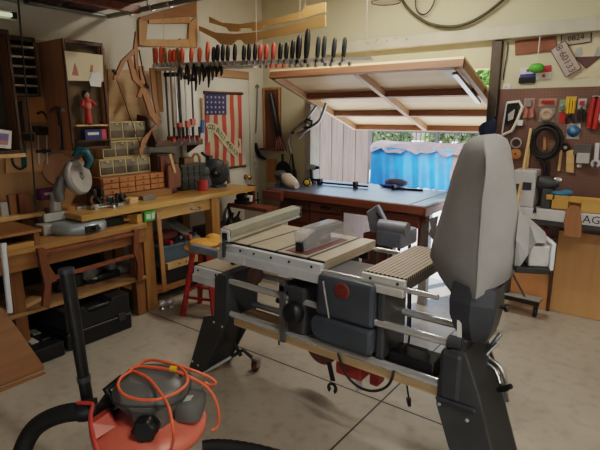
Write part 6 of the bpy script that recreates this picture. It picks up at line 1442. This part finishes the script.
# ---- above the pegboard
S('wooden_board', 'red-brown wooden panel high on the wall under the header', 'panel', MB().prism(wy([(515, 41), (556, 36), (557, 50), (515, 55)], GW-.016), (0, .015, 0)), wood('mah_panel', (.17, .06, .03), (.25, .09, .05), 'x', .5, 5), None, .002)
YFL = GW-.004
q0, q1, q2, q3 = (520, 68), (551.5, 65), (551.5, 78.5), (520, 81)
def fp4(u, v):
    a = V((*q0, 0)).lerp(V((*q1, 0)), u); b = V((*q3, 0)).lerp(V((*q2, 0)), u); c = a.lerp(b, v); return (c.x, c.y)
mb = MB()
for i, (u0, v0, mi) in enumerate(((0, 0, 0), (.5, 0, 1), (0, .5, 2), (.5, .5, 0))):
    mb.prism(wy([fp4(u0, v0), fp4(u0+.5, v0), fp4(u0+.5, v0+.5), fp4(u0, v0+.5)], YFL-.002), (0, .002, 0), mi)
for (u, v, mi) in ((.25, .25, 2), (.75, .75, 1)):
    ce = W(*fp4(u, v), Y=YFL-.004)
    mb.prism([(ce.x+math.sin(k_*PI/5)*(.020 if k_ % 2 == 0 else .008), YFL-.004, ce.z+math.cos(k_*PI/5)*(.020 if k_ % 2 == 0 else .008)) for k_ in range(10)], (0, .001, 0), mi)
S('small_flag', 'small flag of white, red and blue quarters with stars on the right wall', 'flag', mb, [PAPER, plain('pf_red', (.50, .05, .07), .7), plain('pf_blue', (.05, .06, .30), .7)])
gp_ = T('green_pull', 'lime green pull handle hanging on a white string in front of the small flag', 'pull handle')
YG2 = GW-.055
c = W(536.5, 68, Y=YG2)
MB().ell(c, (.058, .04, .038)).build('handle', plain('lime_green', (.10, .42, .05), .5), gp_)
MB().tube([V((W(540, 37, Y=YG2).x, YG2, 2.205)), W(537, 64, Y=YG2)], .004, 6).build('string', PAPER, gp_)
def plate(label, ce_px, ang, w_, h_, textv, base, ink, Y):
    t = T('licence_plate', label, 'licence plate')
    c = W(*ce_px, Y=Y); u = V((math.cos(ang), 0, math.sin(ang))); v = V((-math.sin(ang), 0, math.cos(ang)))
    pts = [c+u*(w_/2*i)+v*(h_/2*j) for i, j in ((-1, -1), (1, -1), (1, 1), (-1, 1))]
    pl_ = MB().prism(pts, (0, .004, 0)).build('plate', base, t, .002)
    bd = MB()
    for i in range(4): bd.bar(pts[i]+V((0, -.001, 0)), pts[(i+1) % 4]+V((0, -.001, 0)), .003, .006, v)
    bd.build('border', ink, t)
    MB().rod(c+v*h_*.4, V(((c+v*h_*.4).x, GW, (c+v*h_*.4).z)), .004, 6).build('nail', STEEL, t)
    MB().text(textv, c+V((0, -.0025, 0)), u, v, h_*.62).build('characters', ink, t, recalc=False)
PLI = plain('plate_ink', (.13, .07, .06), .5)
plate('rusty pale licence plate reading 8 60133 tilted steeply on the right wall', (565.5, 59), math.radians(-58), .245, .115, '8\u00b760133', plain('plate_base', (.42, .36, .33), .5, .1, .15), PLI, GW-.0245)
plate('licence plate with dark digits 0824 half hidden under the header', (576, 38), math.radians(5), .20, .09, '0824', plain('plate_base2', (.40, .36, .28), .5, .1, .15), BLACK, GW-.0045)
S('pennant', 'brown triangular pennant on the wall right of the tilted licence plate', 'pennant', MB().prism(wy([(574, 57), (602, 56), (586, 69)], GW-.0105), (0, .0068, 0)), plain('pennant_brown', (.11, .06, .06), .8))
mb = MB().prism(wy([(571, 46), (602, 42), (602, 76), (570, 79)], GW-.004), (0, .003, 0))
for pts in ([(574, 55), (577, 48), (582, 47), (583, 54), (579, 58)], [(594, 56), (597, 47), (602, 47), (602, 58)], [(573, 70), (578, 66), (581, 70)]): mb.prism(wy(pts, GW-.005), (0, .001, 0), 1)
S('wall_poster', 'cream poster with pale blue-grey figures behind the pennant', 'poster', mb, [CREAMP, plain('poster_fig', (.35, .38, .36), .7)])
t = T('wall_outlet', 'white wall outlet plate beside the post on the right wall', 'outlet')
A_, B_ = W(503, 84, Y=GW), W(510.5, 90, Y=GW); MB().bx(A_.x, B_.x, GW-.008, GW, B_.z, A_.z).build('plate', PAPER, t, .002); MB().bx(A_.x+.02, A_.x+.04, GW-.011, GW-.008, B_.z+.015, B_.z+.03).build('socket', LTGREY, t)
A_, B_ = W(519.5, 77.5, Y=GW), W(535.5, 81.5, Y=GW)
S('dark_slot', 'narrow black strip on the white wall below the small flag', 'strip', MB().bx(A_.x, B_.x, GW-.02, GW, B_.z-.01, A_.z), BLACK, None, .002)
S('hanging_string', 'thin cable running down the wall right of the dark post', 'cable', MB().tube(smooth_path([W(508, 42, Y=GW-.01), W(507, 55, Y=GW-.01), W(505, 66, Y=GW-.01), W(503, 80, Y=GW-.01)], 4), .004, 5), DARKBIT)
# ---- upper wall : hose, cord loop and lamp shade
YH = GW-.035
S('garden_hose', 'long dark olive hose drooping in a wide curve across the upper wall', 'hose', MB().tube(smooth_path([W(400, -4, Y=YH), W(406, 6, Y=YH), W(415, 15, Y=YH), W(428, 23, Y=YH), W(443, 26.5, Y=YH), W(458, 26, Y=YH), W(473, 21, Y=YH), W(488, 12, Y=YH), W(503, 0, Y=YH), W(512, -8, Y=YH)], 5), .013, 10), plain('hose_olive', (.055, .05, .025), .5))
S('cable_loop', 'thin black cord loop hanging above the middle of the big hose curve', 'cord', MB().tube(smooth_path([W(416, -6, Y=YH), W(415.5, 5, Y=YH), W(418, 12, Y=YH), W(424, 14.5, Y=YH), W(430, 10, Y=YH), W(434, 2, Y=YH), W(435, -6, Y=YH)], 5), .006, 8), BLACK)
ls = T('pendant_lamp', 'round pale lamp shade cut by the top edge of the photo', 'lamp')
c = W(386, 2, Y=3.7)
MB().lathe([(.11, 0), (.115, .006), (.09, .06), (.03, .10), (.015, .12)], c, n=30).build('lamp_shade', plain('shade_grey', (.40, .40, .38), .4, .3), ls)
MB().rod((c.x, c.y, c.z+.10), (c.x, c.y, 3.0), .006, 6).build('stem', BLACK, ls)
MB().torus(c, .112, .006, (0, 0, 1), 30).build('rim', DKGREY, ls)
mb = MB(); random.seed(3)
mb.tube(smooth_path([W(362+i*3.2, 43.5-i*.36+(-2.5 if i % 2 else 1.2), Y=GW-.05-.01*(i % 3)) for i in range(16)], 3), .0045, 5)
S('loose_wire', 'crinkled grey wire lying along the header ledge', 'wire', mb, MEDGREY)
# ================================================================== LIGHT
w_ = bpy.data.worlds.new('sky'); SC.world = w_; w_.use_nodes = True
nt = w_.node_tree; bgn = nt.nodes['Background']
sk = nt.nodes.new('ShaderNodeTexSky'); sk.sky_type = 'NISHITA'; sk.sun_disc = False; sk.sun_elevation = math.radians(52); sk.sun_rotation = math.radians(200); sk.air_density = 1.2; sk.dust_density = 2.5
nt.links.new(sk.outputs[0], bgn.inputs[0]); bgn.inputs[1].default_value = .6
sd = bpy.data.lights.new('sun', 'SUN'); sd.energy = 5.5; sd.angle = math.radians(1); sd.color = (1, .95, .86)
so = bpy.data.objects.new('sun', sd); COL.objects.link(so); so.rotation_euler = (math.radians(-38), math.radians(22), 0)
def ceiling_fill_lamp(x, y, e, nm, lab):  # unseen tube fixture with area light, added to brighten the interior
    t = T('ceiling_fill_lamp', lab, 'lamp', 'added ceiling fill lamps')
    MB().bx(x-.62, x+.62, y-.09, y+.09, 2.94, 3.0).build('lamp_housing', WHITE, t, .006)
    for q in (-.04, .04): MB().rod((x-.58, y+q, 2.925), (x+.58, y+q, 2.925), .013, 10).build('lamp_tube', emis('fill_tube_white', (1, .93, .82), 3), t)
    ld = bpy.data.lights.new(nm, 'AREA'); ld.shape = 'RECTANGLE'; ld.size = 1.2; ld.size_y = .16; ld.energy = e; ld.color = (1, .91, .78)
    lo = bpy.data.objects.new(nm, ld); COL.objects.link(lo); lo.location = (x, y, 2.90)
ceiling_fill_lamp(.35, .9, 26, 'fill_light_a', 'added unseen ceiling fill lamp over the machine')
ceiling_fill_lamp(-1.9, 3.3, 22, 'fill_light_b', 'added unseen ceiling fill lamp near the garage opening')
ceiling_fill_lamp(1.5, 2.6, 6, 'fill_light_c', 'added unseen ceiling fill lamp at the right side of the garage')
# ================================================================== FINISH
finish()
SC.view_settings.view_transform = 'Filmic'
SC.view_settings.look = 'Medium High Contrast'
SC.view_settings.exposure = .56
SC.cycles.use_denoising = True
SC.cycles.max_bounces = 8
SC.cycles.sample_clamp_indirect = 6
